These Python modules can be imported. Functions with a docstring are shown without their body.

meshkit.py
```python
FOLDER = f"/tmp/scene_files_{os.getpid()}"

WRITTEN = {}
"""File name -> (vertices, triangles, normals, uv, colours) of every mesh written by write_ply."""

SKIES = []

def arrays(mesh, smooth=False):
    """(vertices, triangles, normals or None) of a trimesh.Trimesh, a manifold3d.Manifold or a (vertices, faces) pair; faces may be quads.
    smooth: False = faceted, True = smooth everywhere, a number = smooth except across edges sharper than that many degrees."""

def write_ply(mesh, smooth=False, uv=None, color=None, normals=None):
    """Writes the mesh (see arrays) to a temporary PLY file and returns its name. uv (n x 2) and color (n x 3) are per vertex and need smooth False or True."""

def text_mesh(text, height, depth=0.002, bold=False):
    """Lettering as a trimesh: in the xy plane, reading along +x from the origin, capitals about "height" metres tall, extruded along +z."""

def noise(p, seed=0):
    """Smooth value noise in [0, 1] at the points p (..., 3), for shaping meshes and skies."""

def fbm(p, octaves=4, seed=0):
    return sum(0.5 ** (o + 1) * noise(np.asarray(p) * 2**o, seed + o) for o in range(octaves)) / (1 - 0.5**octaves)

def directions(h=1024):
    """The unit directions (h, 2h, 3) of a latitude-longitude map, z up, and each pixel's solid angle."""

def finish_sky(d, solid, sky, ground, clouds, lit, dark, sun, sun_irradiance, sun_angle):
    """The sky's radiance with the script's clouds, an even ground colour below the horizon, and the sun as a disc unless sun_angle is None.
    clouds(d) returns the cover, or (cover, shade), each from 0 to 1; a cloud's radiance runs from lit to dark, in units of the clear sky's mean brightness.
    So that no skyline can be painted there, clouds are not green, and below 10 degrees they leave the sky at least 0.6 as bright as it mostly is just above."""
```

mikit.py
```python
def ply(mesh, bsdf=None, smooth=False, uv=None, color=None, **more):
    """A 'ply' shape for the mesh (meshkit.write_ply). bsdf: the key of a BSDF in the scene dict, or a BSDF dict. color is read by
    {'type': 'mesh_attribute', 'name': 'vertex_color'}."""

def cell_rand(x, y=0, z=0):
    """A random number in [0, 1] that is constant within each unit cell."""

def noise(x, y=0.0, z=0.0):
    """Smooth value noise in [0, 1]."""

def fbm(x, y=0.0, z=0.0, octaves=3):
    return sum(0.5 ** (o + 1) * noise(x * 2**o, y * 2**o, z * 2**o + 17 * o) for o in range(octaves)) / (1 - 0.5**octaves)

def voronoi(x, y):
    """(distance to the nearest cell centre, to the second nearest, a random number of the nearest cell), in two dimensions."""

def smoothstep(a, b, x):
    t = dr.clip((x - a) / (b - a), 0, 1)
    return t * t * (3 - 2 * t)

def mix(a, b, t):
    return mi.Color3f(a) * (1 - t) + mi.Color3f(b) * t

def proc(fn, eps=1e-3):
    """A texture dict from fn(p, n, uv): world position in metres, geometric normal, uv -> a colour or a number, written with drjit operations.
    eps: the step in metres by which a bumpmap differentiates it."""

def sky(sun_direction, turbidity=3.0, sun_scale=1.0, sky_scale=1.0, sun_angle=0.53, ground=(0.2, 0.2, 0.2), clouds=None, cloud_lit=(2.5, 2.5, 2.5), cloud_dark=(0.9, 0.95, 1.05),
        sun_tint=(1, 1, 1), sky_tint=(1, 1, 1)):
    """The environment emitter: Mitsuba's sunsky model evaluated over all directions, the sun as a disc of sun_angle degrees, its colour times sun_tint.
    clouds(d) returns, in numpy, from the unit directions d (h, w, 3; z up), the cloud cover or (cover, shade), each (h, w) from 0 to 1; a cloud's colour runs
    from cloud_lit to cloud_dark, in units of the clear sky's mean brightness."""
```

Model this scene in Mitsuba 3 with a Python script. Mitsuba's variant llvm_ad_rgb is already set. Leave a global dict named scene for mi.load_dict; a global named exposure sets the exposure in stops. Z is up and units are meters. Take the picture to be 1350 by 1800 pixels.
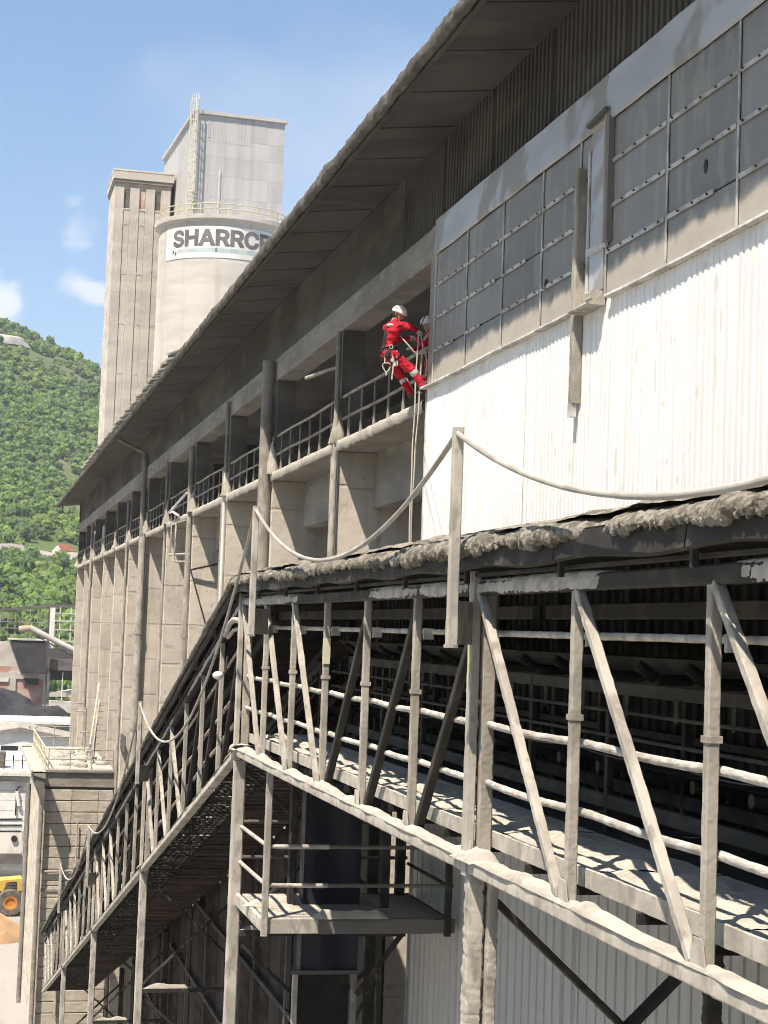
import math, random
import numpy as np, trimesh, manifold3d as m3, drjit as dr
import mitsuba as mi
import mikit, meshkit
from mikit import noise, fbm, voronoi, cell_rand, smoothstep, mix, proc

# ---------------------------------------------------------------- camera, sky, exposure
T4 = mi.ScalarTransform4f
F_PIX, YAW, PITCH, ROLL = 3100.0, 0.23042927, 0.06916614, 0.03569707
_f = np.array([math.sin(YAW) * math.cos(PITCH), math.cos(YAW) * math.cos(PITCH), math.sin(PITCH)])
_r0 = np.array([math.cos(YAW), -math.sin(YAW), 0.0])
_u0 = np.cross(_r0, _f)
_u = -_r0 * math.sin(ROLL) + _u0 * math.cos(ROLL)
scene, labels = {}, {}
scene['camera'] = {'type': 'perspective', 'fov_axis': 'x', 'fov': 2 * math.degrees(math.atan(675 / F_PIX)),
                   'near_clip': 0.5, 'far_clip': 9000.0,
                   'to_world': T4().look_at(origin=[0, 0, 0], target=_f.tolist(), up=_u.tolist())}
SUN = (-0.40, -0.43, 1.0)


def clouds(d):
    az, el = np.degrees(np.arctan2(d[..., 0], d[..., 1])), np.degrees(np.arcsin(np.clip(d[..., 2], -1, 1)))
    n = meshkit.fbm(np.stack([az / .9, el / .65, az * 0], -1), 5, 3)
    wisp = meshkit.fbm(np.stack([az / 14, el / 7, az * 0 + 4], -1), 5, 8)
    # small fair weather cumulus, a loose ring of them all round the horizon; a thin veil elsewhere
    r = np.random.default_rng(2)
    spots = [(0.0, 9.9, 1.5, 1.3, 1.0), (3.3, 10.7, .95, .5, .85), (2.9, 12.7, .6, .75, .55)] + [(a, 6 + 8 * r.random(), 1 + 2.5 * r.random(), .6 + .8 * r.random(), .9) for a in range(-172, 180, 14) if abs(a - 12) > 18]
    puff = 0 * az
    for a, e, w, h, s in spots:
        g = np.exp(-((az - a) / w) ** 2 - ((el - e) / h) ** 2)
        puff = np.maximum(puff, s * np.clip((g * 1.15 + (n - .5) * 3.2 * np.minimum(1, g * 3) - .40) / .75, 0, 1))
    veil = 0.30 * np.clip((wisp - 0.45) / 0.35, 0, 1)
    return np.clip(np.maximum(puff * 0.8, veil), 0, 1), 0.15 * puff


scene['sky'] = mikit.sky(SUN, turbidity=2.8, sun_scale=1.0, sky_scale=0.95, ground=(0.16, 0.16, 0.13), clouds=clouds, cloud_lit=(2.5, 2.55, 2.65), cloud_dark=(1.3, 1.35, 1.45), sun_tint=(0.955, 1.0, 1.09))
exposure = 2.38
GROUND = -21.0


# ---------------------------------------------------------------- materials (one entry each)
MATS, PAL = {}, []


def special(key, fn, rough=0.85, spec=0.3, bump=None, bscale=0.01, eps=2e-3):
    b = {'type': 'principled', 'base_color': proc(fn), 'roughness': float(rough), 'specular': float(spec)}
    if bump:
        b = {'type': 'bumpmap', 'arbitrary': proc(bump, eps), 'bsdf': b, 'scale': float(bscale)}
    scene[key] = {'type': 'twosided', 'bsdf': b}
    MATS[key] = (key, 0); MATS[key + '_old'] = (key, 1)


def blotch(c1, c2, s=(1, 1, 1), lo=0.35, hi=0.65, c3=None, s3=(6, 6, 6), t3=0.5):
    return [*c1, *c2, *(c3 or c1), *s, *s3, lo, hi, t3 if c3 else 0.0]


def bsdf(key, look, rough=0.85, bump=None, bscale=0.0):
    """an entry of the palette that the one common material reads: two blotchy tones, a third on top, gloss and grit"""
    if len(look) == 3:
        look = blotch(look, look)
    MATS[key] = ('mat_common', len(PAL))
    PAL.append(list(look) + [rough, bump or 1.0, bscale if bump else 0.0])


PW = 21


def pick(uv, k):
    return dr.gather(mi.Float, PALETTE, mi.UInt32(dr.maximum(dr.floor(uv.x + 0.5), 0)) * PW + k)


def common_colour(p, n, uv):
    g = [pick(uv, k) for k in range(18)]
    t = smoothstep(g[15], g[16], fbm(p.x * g[9] + 3, p.y * g[10], p.z * g[11], 4))
    u = g[17] * smoothstep(.5, .75, fbm(p.x * g[12], p.y * g[13], p.z * g[14] + 9, 3))
    c = mi.Color3f(g[0], g[1], g[2]) * (1 - t) + mi.Color3f(g[3], g[4], g[5]) * t
    return c * (1 - u) + mi.Color3f(g[6], g[7], g[8]) * u


def common_grit(p, n, uv):
    s = pick(uv, 19)
    return pick(uv, 20) * fbm(p.x * s, p.y * s, p.z * s, 3)


def common_rough(p, n, uv):
    return pick(uv, 18)


def grit(s):
    return s


scene['mat_common'] = {'type': 'twosided', 'bsdf': {'type': 'bumpmap', 'arbitrary': proc(common_grit, 2e-3), 'scale': 1.0,
    'bsdf': {'type': 'principled', 'base_color': proc(common_colour), 'roughness': proc(common_rough), 'specular': 0.3}}}


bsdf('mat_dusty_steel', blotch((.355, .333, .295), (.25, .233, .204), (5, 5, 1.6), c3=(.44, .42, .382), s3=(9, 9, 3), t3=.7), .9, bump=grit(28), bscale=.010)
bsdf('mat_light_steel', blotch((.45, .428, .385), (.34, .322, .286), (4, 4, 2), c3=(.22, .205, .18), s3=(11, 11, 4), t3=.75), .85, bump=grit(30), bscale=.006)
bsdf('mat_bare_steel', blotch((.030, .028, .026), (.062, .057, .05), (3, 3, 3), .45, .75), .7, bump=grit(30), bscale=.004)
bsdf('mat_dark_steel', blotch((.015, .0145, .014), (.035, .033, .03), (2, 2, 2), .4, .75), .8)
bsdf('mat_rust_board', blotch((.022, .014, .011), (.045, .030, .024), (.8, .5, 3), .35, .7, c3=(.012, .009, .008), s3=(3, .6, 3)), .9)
bsdf('mat_dust', blotch((.40, .38, .335), (.33, .312, .272), (3, 3, 3), c3=(.47, .452, .41), s3=(14, 14, 14)), .95, bump=grit(34), bscale=.014)
bsdf('mat_frost_dust', blotch((.47, .457, .42), (.33, .318, .288), (9, 9, 9)), .95, bump=grit(40), bscale=.02)
bsdf('mat_shaggy_dust', blotch((.27, .256, .218), (.12, .113, .096), (22, 22, 9), .35, .62, c3=(.34, .322, .275), s3=(3, 3, 3)), .95, bump=grit(60), bscale=.022)
bsdf('mat_eave_dust', blotch((.135, .128, .115), (.085, .08, .071), (4, 3, 3), c3=(.21, .20, .178), s3=(2, 2, 2)), .95, bump=grit(18), bscale=.04)
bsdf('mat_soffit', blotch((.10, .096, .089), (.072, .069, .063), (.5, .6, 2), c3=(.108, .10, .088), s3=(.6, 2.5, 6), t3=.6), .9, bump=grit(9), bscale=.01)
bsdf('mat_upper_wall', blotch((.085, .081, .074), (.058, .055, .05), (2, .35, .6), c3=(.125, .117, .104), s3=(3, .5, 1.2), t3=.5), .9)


def joint(v, pitch, width, off=0.0):
    """0 at a joint line, 1 elsewhere, lines a pitch apart"""
    t = dr.abs((v + off) / pitch - dr.floor((v + off) / pitch + 0.5)) * pitch
    return smoothstep(width * 0.4, width, t)


def concrete_fn(base, worn, stain):
    def fn(p, n, uv):
        h = fbm(p.x * .7, p.y * .7, p.z * .9, 4)
        c = mix(base, worn, smoothstep(.38, .66, h))
        # drip streaks and pours: each pour of formwork its own tone
        pour = cell_rand(dr.floor(p.y / 8.65 + .52), dr.floor((p.z + 21) / 1.62))
        c = c * (0.92 + 0.14 * pour)
        streak = fbm(p.x * 6, p.y * 6, p.z * .35, 3)
        c = mix(c, stain, .4 * smoothstep(.52, .75, streak))
        holes = smoothstep(.82, .90, noise(p.x * 5, p.y * 5, p.z * 3.7))
        c = mix(c, stain, .5 * holes)
        return mix(stain, c, 0.45 + 0.55 * joint(p.z + 0.05 * noise(p.x * 2, p.y * 2), 1.62, .035, 21))
    return fn


special('mat_concrete', concrete_fn((.56, .518, .455), (.485, .447, .392), (.33, .302, .266)), .92,
     bump=lambda p, n, uv: fbm(p.x * 5, p.y * 5, p.z * 5, 4) + joint(p.z, 1.62, .05, 21), bscale=.02)
bsdf('mat_concrete_grey', blotch((.27, .257, .235), (.20, .19, .172), (.8, .6, 1.4), c3=(.33, .312, .28), s3=(2, 2, 5)), .92, bump=grit(6), bscale=.015)
bsdf('mat_concrete_dark', blotch((.15, .144, .134), (.105, .10, .093), (.8, .6, 1.4)), .92, bump=grit(6), bscale=.012)  # plain darker grey tone, shared by concrete and steel parts


def cladding_fn(p, n, uv):
    c = mi.Color3f(.25, .25, .248) * (.92 + .09 * dr.floor(uv.x + .5))
    c = c * (1 - .14 * smoothstep(.35, .7, fbm(p.y * .8, p.z * 1.3, 2, 4)))
    # dusty tongues up to the eave's shadow edge, painting the sunlit strip brighter
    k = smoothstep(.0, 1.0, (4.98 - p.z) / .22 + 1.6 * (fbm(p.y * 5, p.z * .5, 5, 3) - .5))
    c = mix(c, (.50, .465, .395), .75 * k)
    return mix(c, (.40, .375, .325), .35 * smoothstep(.55, .75, fbm(p.y * 7, p.z * 1.1, 8, 3)))


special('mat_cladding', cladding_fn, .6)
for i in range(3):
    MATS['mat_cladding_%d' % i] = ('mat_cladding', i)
bsdf('mat_batten', blotch((.55, .55, .54), (.36, .35, .33), (2, 3, 3), .4, .6), .55)


def galv_fn(p, n, uv):
    c = mix((.46, .49, .53), (.40, .42, .45), smoothstep(.3, .7, fbm(p.y * .9, p.z * 2, 1, 4)))
    k = smoothstep(.45, .6, fbm(p.y * 1.1, p.z * 1.2 + p.y * .4, 7, 4) + .07 * (p.y - 24) * .25)
    return mix(c, (.27, .255, .225), .85 * k)


special('mat_galv_strip', galv_fn, .45, .5)


def white_fn(p, n, uv):
    c = mix((.85, .85, .85), (.79, .79, .78), smoothstep(.35, .7, fbm(p.y * 2.2, p.z * .25, 0, 4)))
    # splashes and drip marks of cement
    spot = smoothstep(.80, .86, noise(p.y * 9, p.z * 4.2, 3)) * smoothstep(.35, .6, noise(p.y * .6, p.z * .5, 8))
    c = mix(c, (.55, .53, .49), .45 * spot)
    c = mix(c, (.37, .375, .385), dr.select(uv.x > .5, .9, 0.0))     # low sheets greyed in colour to stand for the gallery's shade
    return mix(c, (.60, .59, .56), .35 * smoothstep(.55, .8, fbm(p.y * 9, p.z * .3, 4, 3)))


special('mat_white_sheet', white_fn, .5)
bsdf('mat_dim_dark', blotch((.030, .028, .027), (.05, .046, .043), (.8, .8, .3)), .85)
bsdf('mat_dim_steel', blotch((.05, .049, .048), (.08, .077, .073), (3, 3, 3)), .85)
bsdf('mat_interior', blotch((.20, .195, .188), (.14, .136, .13), (.5, .5, .5)), .95)


def silo_fn(p, n, uv):
    c = mix((.56, .54, .50), (.49, .47, .435), smoothstep(.35, .68, fbm(p.x * .18, p.y * .18, p.z * .9, 4)))
    c = c * (0.95 + 0.09 * noise(7.0, 3.0, p.z * .8))
    c = mix(c, (.36, .32, .28), .4 * smoothstep(.55, .8, fbm(p.x * 1.2, p.y * 1.2, p.z * .06, 3)))
    return mix(c, (.60, .565, .50), .35 * smoothstep(.5, .75, fbm(p.x * .5, p.y * .5, p.z * .12 + 5, 3)))


special('mat_silo', silo_fn, .92, bump=lambda p, n, uv: joint(p.z, 1.25, .16) * .15 + fbm(p.x, p.y, p.z * 2, 3), bscale=.05)
bsdf('mat_tower', blotch((.48, .452, .415), (.40, .376, .343), (.3, .3, .9), c3=(.52, .48, .42), s3=(1.5, 1.5, .06), t3=.6), .92, bump=grit(2), bscale=.03)
bsdf('mat_dark_gap', (.09, .085, .08), .9)
for i, c in enumerate(((.50, .50, .50), (.46, .465, .47), (.43, .435, .445))):
    bsdf('mat_head_sheet_%d' % i, blotch(c, tuple(.9 * t for t in c), (2, 2, .1), c3=(.40, .39, .37), s3=(.4, .4, .3), t3=.35), .6)
bsdf('mat_sign_white', blotch((.78, .78, .77), (.68, .68, .66), (.6, .6, .2), c3=(.6, .58, .53), s3=(2.5, 2.5, .2), t3=.6), .6)
bsdf('mat_sign_letter', blotch((.13, .125, .13), (.19, .185, .185), (.8, .8, .8)), .6)
bsdf('mat_sign_teal', blotch((.36, .47, .50), (.48, .54, .55), (1.4, 1.4, .6)), .6)
bsdf('mat_pale_yellow', blotch((.62, .58, .38), (.55, .52, .40), (2, 2, 2)), .7)
bsdf('mat_white_paint', blotch((.72, .71, .68), (.60, .59, .55), (1.5, 1.5, .4)), .6)
bsdf('mat_bright_sheet', blotch((.80, .80, .80), (.66, .66, .66), (.8, .8, .8)), .5)
bsdf('mat_blocks_0', blotch((.46, .42, .355), (.38, .345, .29), (1.2, 1.2, 2), c3=(.55, .52, .46), s3=(3, 3, 1)), .9, bump=grit(7), bscale=.03)
bsdf('mat_blocks_1', blotch((.42, .385, .325), (.34, .31, .26), (1.2, 1.2, 2), c3=(.52, .49, .43), s3=(3, 3, 1)), .9, bump=grit(7), bscale=.03)
bsdf('mat_brick', blotch((.44, .26, .20), (.50, .38, .33), (.5, .5, .5), c3=(.54, .49, .44), s3=(.35, .35, .5), t3=.9), .9)
bsdf('mat_bunker_concrete', blotch((.56, .53, .49), (.46, .43, .39), (.4, .4, .7)), .9)
bsdf('mat_hopper_concrete', blotch((.065, .065, .068), (.048, .048, .05), (.4, .4, .8)), .9)
bsdf('mat_coal', blotch((.028, .028, .032), (.052, .052, .058), (.6, .6, .6), c3=(.07, .045, .04), s3=(.12, .12, .2), t3=.6), .9, bump=grit(2), bscale=.12)
bsdf('mat_orange_sand', blotch((.47, .31, .19), (.40, .26, .155), (1.5, 1.5, 1.5)), .95, bump=grit(5), bscale=.06)
bsdf('mat_yellow_paint', (.60, .42, .09), .45)
bsdf('mat_orange_hub', (.52, .22, .06), .5)
bsdf('mat_belt', blotch((.022, .022, .023), (.045, .044, .043), (3, 3, 3)), .8)
bsdf('mat_rubber', blotch((.10, .095, .09), (.17, .16, .145), (3, 3, 3)), .9)
bsdf('mat_navy_rubber', blotch((.016, .018, .032), (.03, .032, .045), (2, 2, .4), .4, .8), .55)
bsdf('mat_cable', blotch((.40, .39, .36), (.30, .29, .265), (6, 3, 6)), .85)
bsdf('mat_rope', (.52, .50, .43), .9)
bsdf('mat_black_webbing', (.03, .03, .032), .8)
bsdf('mat_metal', (.50, .50, .51), .3)
bsdf('mat_red_cloth', blotch((.56, .020, .042), (.46, .014, .032), (5, 5, 5)), .85, bump=grit(14), bscale=.02)
bsdf('mat_reflective', (.55, .55, .53), .5)
bsdf('mat_helmet', (.78, .78, .76), .35)
bsdf('mat_skin', (.48, .30, .22), .6)
bsdf('mat_boot', (.09, .085, .08), .8)
bsdf('mat_hair', (.03, .022, .018), .8)
bsdf('mat_glass_dark', (.03, .035, .04), .15)
bsdf('mat_house_white', (.74, .72, .68), .8)
bsdf('mat_red_tile', blotch((.47, .17, .11), (.40, .14, .09), (.6, .6, .6)), .85)
bsdf('mat_yard', blotch((.30, .29, .27), (.25, .24, .222), (.08, .08, .2), c3=(.28, .26, .235), s3=(.4, .4, .4)), .95)
bsdf('mat_hill', blotch((.07, .105, .032), (.09, .11, .045), (.02, .02, .02), c3=(.22, .19, .13), s3=(.012, .012, .012), t3=.6), .95)
bsdf('mat_rock_cut', blotch((.50, .48, .43), (.36, .34, .30), (.15, .15, .2)), .95)
LEAF = ((.135, .212, .056), (.106, .176, .050), (.165, .243, .060), (.085, .138, .047))
for i, c in enumerate(LEAF):
    bsdf('mat_leaf_%d' % i, blotch(c, tuple(.75 * t for t in c), (.25, .25, .25), c3=tuple(1.25 * t for t in c), s3=(.05, .05, .05)), .9)
bsdf('mat_trunk', (.10, .08, .06), .9)
PALETTE = mi.Float(np.array(PAL, np.float32).ravel())
dr.eval(PALETTE)


# ---------------------------------------------------------------- mesh helpers
rng = np.random.default_rng(11)
A = lambda *x: np.array(x, float)


def nrm(v):
    v = np.asarray(v, float)
    return v / (np.linalg.norm(v) + 1e-12)


class MB:
    """collects pieces; build() makes them one entry of the scene"""
    def __init__(s):
        s.v, s.f, s.n = [], [], 0

    def add(s, v, f):
        v, f = np.asarray(v, float), np.asarray(f, int)
        if f.shape[1] == 4:
            f = np.vstack([f[:, [0, 1, 2]], f[:, [0, 2, 3]]])
        s.v.append(v); s.f.append(f + s.n); s.n += len(v)
        return s

    def mesh(s, m):
        return s.add(m.vertices, m.faces)

    def box(s, x0, x1, y0, y1, z0, z1, c=0.0):
        return s.bar((x0, (y0 + y1) / 2, (z0 + z1) / 2), (x1, (y0 + y1) / 2, (z0 + z1) / 2), y1 - y0, z1 - z0, c=c)

    def bar(s, p, q, w, h, up=(0, 0, 1), c=0.0):
        """rectangular bar from p to q: w across, h along 'up'; c chamfers the long edges"""
        p, q = np.asarray(p, float), np.asarray(q, float)
        t = nrm(q - p)
        up = np.asarray(up, float)
        if abs(t @ nrm(up)) > .99:
            up = A(0, 1, 0) if abs(t[1]) < .9 else A(1, 0, 0)
        a = nrm(np.cross(t, up)); b = np.cross(a, t)
        if c:
            k = [(-w/2+c, -h/2), (w/2-c, -h/2), (w/2, -h/2+c), (w/2, h/2-c), (w/2-c, h/2), (-w/2+c, h/2), (-w/2, h/2-c), (-w/2, -h/2+c)]
        else:
            k = [(-w/2, -h/2), (w/2, -h/2), (w/2, h/2), (-w/2, h/2)]
        return s.sweep([p, q], k, a, b)

    def sweep(s, pts, prof, a, b, caps=True, scales=None):
        """profile (2d points along a and b) moved along pts"""
        n, P = len(prof), np.asarray(pts, float)
        off = np.array([x * a + y * b for x, y in prof])
        v = np.concatenate([pt + off * (1 if scales is None else scales[i]) for i, pt in enumerate(P)])
        f = []
        for i in range(len(P) - 1):
            for j in range(n):
                k = (j + 1) % n
                f.append((i*n+j, i*n+k, (i+1)*n+k)); f.append((i*n+j, (i+1)*n+k, (i+1)*n+j))
        if caps:
            for j in range(1, n - 1):
                f.append((0, j + 1, j)); f.append(((len(P)-1)*n, (len(P)-1)*n+j, (len(P)-1)*n+j+1))
        return s.add(v, f)

    def rough(s, p, q, w, h, up=(0, 0, 1), step=.07, amp=.008, seed=0, freq=15):
        """a bar caked with dust: rounded section with uneven lumps along its length"""
        p, q = np.asarray(p, float), np.asarray(q, float)
        L = np.linalg.norm(q - p); t = (q - p) / L
        up = np.asarray(up, float)
        if abs(t @ nrm(up)) > .99:
            up = A(0, 1, 0)
        a = nrm(np.cross(t, up)); b = np.cross(a, t)
        n = max(2, int(L / step) + 1)
        c = .12 * min(w, h)
        k = np.array([(-w/2+c, -h/2), (w/2-c, -h/2), (w/2, -h/2+c), (w/2, h/2-c), (w/2-c, h/2), (-w/2+c, h/2), (-w/2, h/2-c), (-w/2, -h/2+c)])
        off = k[:, :1] * a + k[:, 1:] * b
        P = p + np.linspace(0, 1, n)[:, None] * (q - p)
        v = P[:, None] + off[None]
        d = meshkit.fbm(v * freq, 3, seed) - .42
        lump = np.maximum(0, meshkit.noise(P * 2.6, seed + 5) - .80)[:, None] * .05
        v = v + (off / np.linalg.norm(off, axis=1, keepdims=True))[None] * (d * amp * 1.5 + lump)[..., None]
        m = len(k)
        i, j = np.meshgrid(np.arange(n - 1), np.arange(m), indexing='ij')
        q4 = np.stack([i*m+j, i*m+(j+1) % m, (i+1)*m+(j+1) % m, (i+1)*m+j], -1).reshape(-1, 4)
        caps = [(0, x + 1, x) for x in range(1, m - 1)] + [((n-1)*m, (n-1)*m+x, (n-1)*m+x+1) for x in range(1, m - 1)]
        return s.add(v.reshape(-1, 3), np.vstack([q4[:, [0, 1, 2]], q4[:, [0, 2, 3]], np.array(caps)]))

    def tube(s, pts, r, n=8, amp=0.0, seed=0):
        P = np.asarray(pts, float)
        R = np.broadcast_to(np.asarray(r, float), (len(P),))
        t = np.gradient(P, axis=0); t /= np.linalg.norm(t, axis=1, keepdims=True) + 1e-12
        ref = A(0, 0, 1) if abs(nrm(P[-1] - P[0])[2]) < .9 else A(1, 0, 0)
        a = np.cross(t, ref); a /= np.linalg.norm(a, axis=1, keepdims=True) + 1e-12
        b = np.cross(a, t)
        g = np.arange(n) * 2 * np.pi / n
        dirs = np.cos(g)[None, :, None] * a[:, None] + np.sin(g)[None, :, None] * b[:, None]
        v = P[:, None] + R[:, None, None] * dirs
        if amp:
            v = v + dirs * (amp * (meshkit.fbm(v * 16, 3, seed) - .4))[..., None]
        m = len(P)
        i, j = np.meshgrid(np.arange(m - 1), np.arange(n), indexing='ij')
        q4 = np.stack([i*n+j, i*n+(j+1) % n, (i+1)*n+(j+1) % n, (i+1)*n+j], -1).reshape(-1, 4)
        caps = [(0, x, x + 1) for x in range(1, n - 1)] + [((m-1)*n, (m-1)*n+x+1, (m-1)*n+x) for x in range(1, n - 1)]
        return s.add(v.reshape(-1, 3), np.vstack([q4[:, [0, 2, 1]], q4[:, [0, 3, 2]], np.array(caps)]))

    def prism(s, poly, axis, lo, hi):
        """polygon (2d, convex or not) in the plane across 'axis' (0,1,2), from lo to hi"""
        from shapely.geometry import Polygon
        m = trimesh.creation.extrude_polygon(Polygon(poly), hi - lo, engine='earcut')
        v = np.array(m.vertices)
        o = np.empty_like(v)
        u, w = [k for k in range(3) if k != axis]
        o[:, u], o[:, w], o[:, axis] = v[:, 0], v[:, 1], v[:, 2] + lo
        f = np.array(m.faces)
        return s.add(o, f if axis != 1 else f[:, ::-1])

    def grid(s, V):
        """V (n, m, 3) as a sheet"""
        n, m = V.shape[:2]
        i, j = np.meshgrid(np.arange(n - 1), np.arange(m - 1), indexing='ij')
        return s.add(V.reshape(-1, 3), np.stack([i*m+j, i*m+j+1, (i+1)*m+j+1, (i+1)*m+j], -1).reshape(-1, 4))

    def build(s, name, mat, parent=None, smooth=False, exact=False):
        key = (parent + '__' + name) if parent else name
        if not exact:
            key = numbered(key)
        scene[key] = dress((np.concatenate(s.v), np.concatenate(s.f)), mat, smooth)
        return key


def dress(mesh, mat, smooth=False):
    """the ply of a mesh in a material; its uv carries the palette number"""
    name, i = MATS[mat]
    v, f, n = meshkit.arrays(mesh, smooth)
    return mikit.ply((v, f), name, smooth=smooth is not False, uv=np.tile(A(i, 0), (len(v), 1)))


used = set()


def numbered(key):
    k, i = key, 0
    while k in used:
        i += 1
        k = '%s_%03d' % (key, i)
    used.add(k)
    return k


def tag(key, label, category=None, group=None, kind=None):
    d = {}
    if label: d['label'] = label
    if category: d['category'] = category
    if group: d['group'] = group
    if kind: d['kind'] = kind
    labels[key] = d
    return key


def thing(name, label, category, group=None):
    return tag(numbered(name), label, category, group)


def one(parent, name, mat, smooth=False):
    """context-free shorthand: returns an MB whose build is preset"""
    mb = MB(); mb.go = lambda: mb.build(name, mat, parent, smooth); return mb


def bx(parent, name, mat, *a, c=0.0):
    return MB().box(*a, c=c).build(name, mat, parent)


def br(parent, name, mat, p, q, w, h, up=(0, 0, 1), c=0.0):
    return MB().bar(p, q, w, h, up, c).build(name, mat, parent)


def rb(parent, name, mat, p, q, w, h, **k):
    return MB().rough(p, q, w, h, **k).build(name, mat, parent, smooth=34)


def tb(parent, name, mat, pts, r, n=8, **k):
    return MB().tube(pts, r, n, **k).build(name, mat, parent, smooth=50)


def corrugated(y0, y1, z0, z1, x, pitch, depth, nz=2, wob=0.0, seed=0, wide=False):
    """trapezoid sheet in the plane X = x, facing -X"""
    ys, xs = [], []
    k = 0
    y = y0
    while y < y1 - 1e-6:
        for fy, dx in (((0, 0), (.10, 0), (.16, -depth), (.94, -depth)) if wide else ((0, 0), (.34, 0), (.42, -depth), (.92, -depth))):
            yy = y + fy * pitch
            if yy <= y1:
                ys.append(yy); xs.append(x + dx)
        y += pitch
    ys.append(y1); xs.append(x)
    ys, xs = np.array(ys), np.array(xs)
    zz = np.linspace(z0, z1, nz)
    V = np.stack([np.broadcast_to(xs[:, None], (len(ys), nz)), np.broadcast_to(ys[:, None], (len(ys), nz)), np.broadcast_to(zz[None], (len(ys), nz))], -1).copy()
    if wob:
        V[..., 0] += wob * (meshkit.fbm(V * A(1, .7, .5), 3, seed) - .5)
    return V


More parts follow.
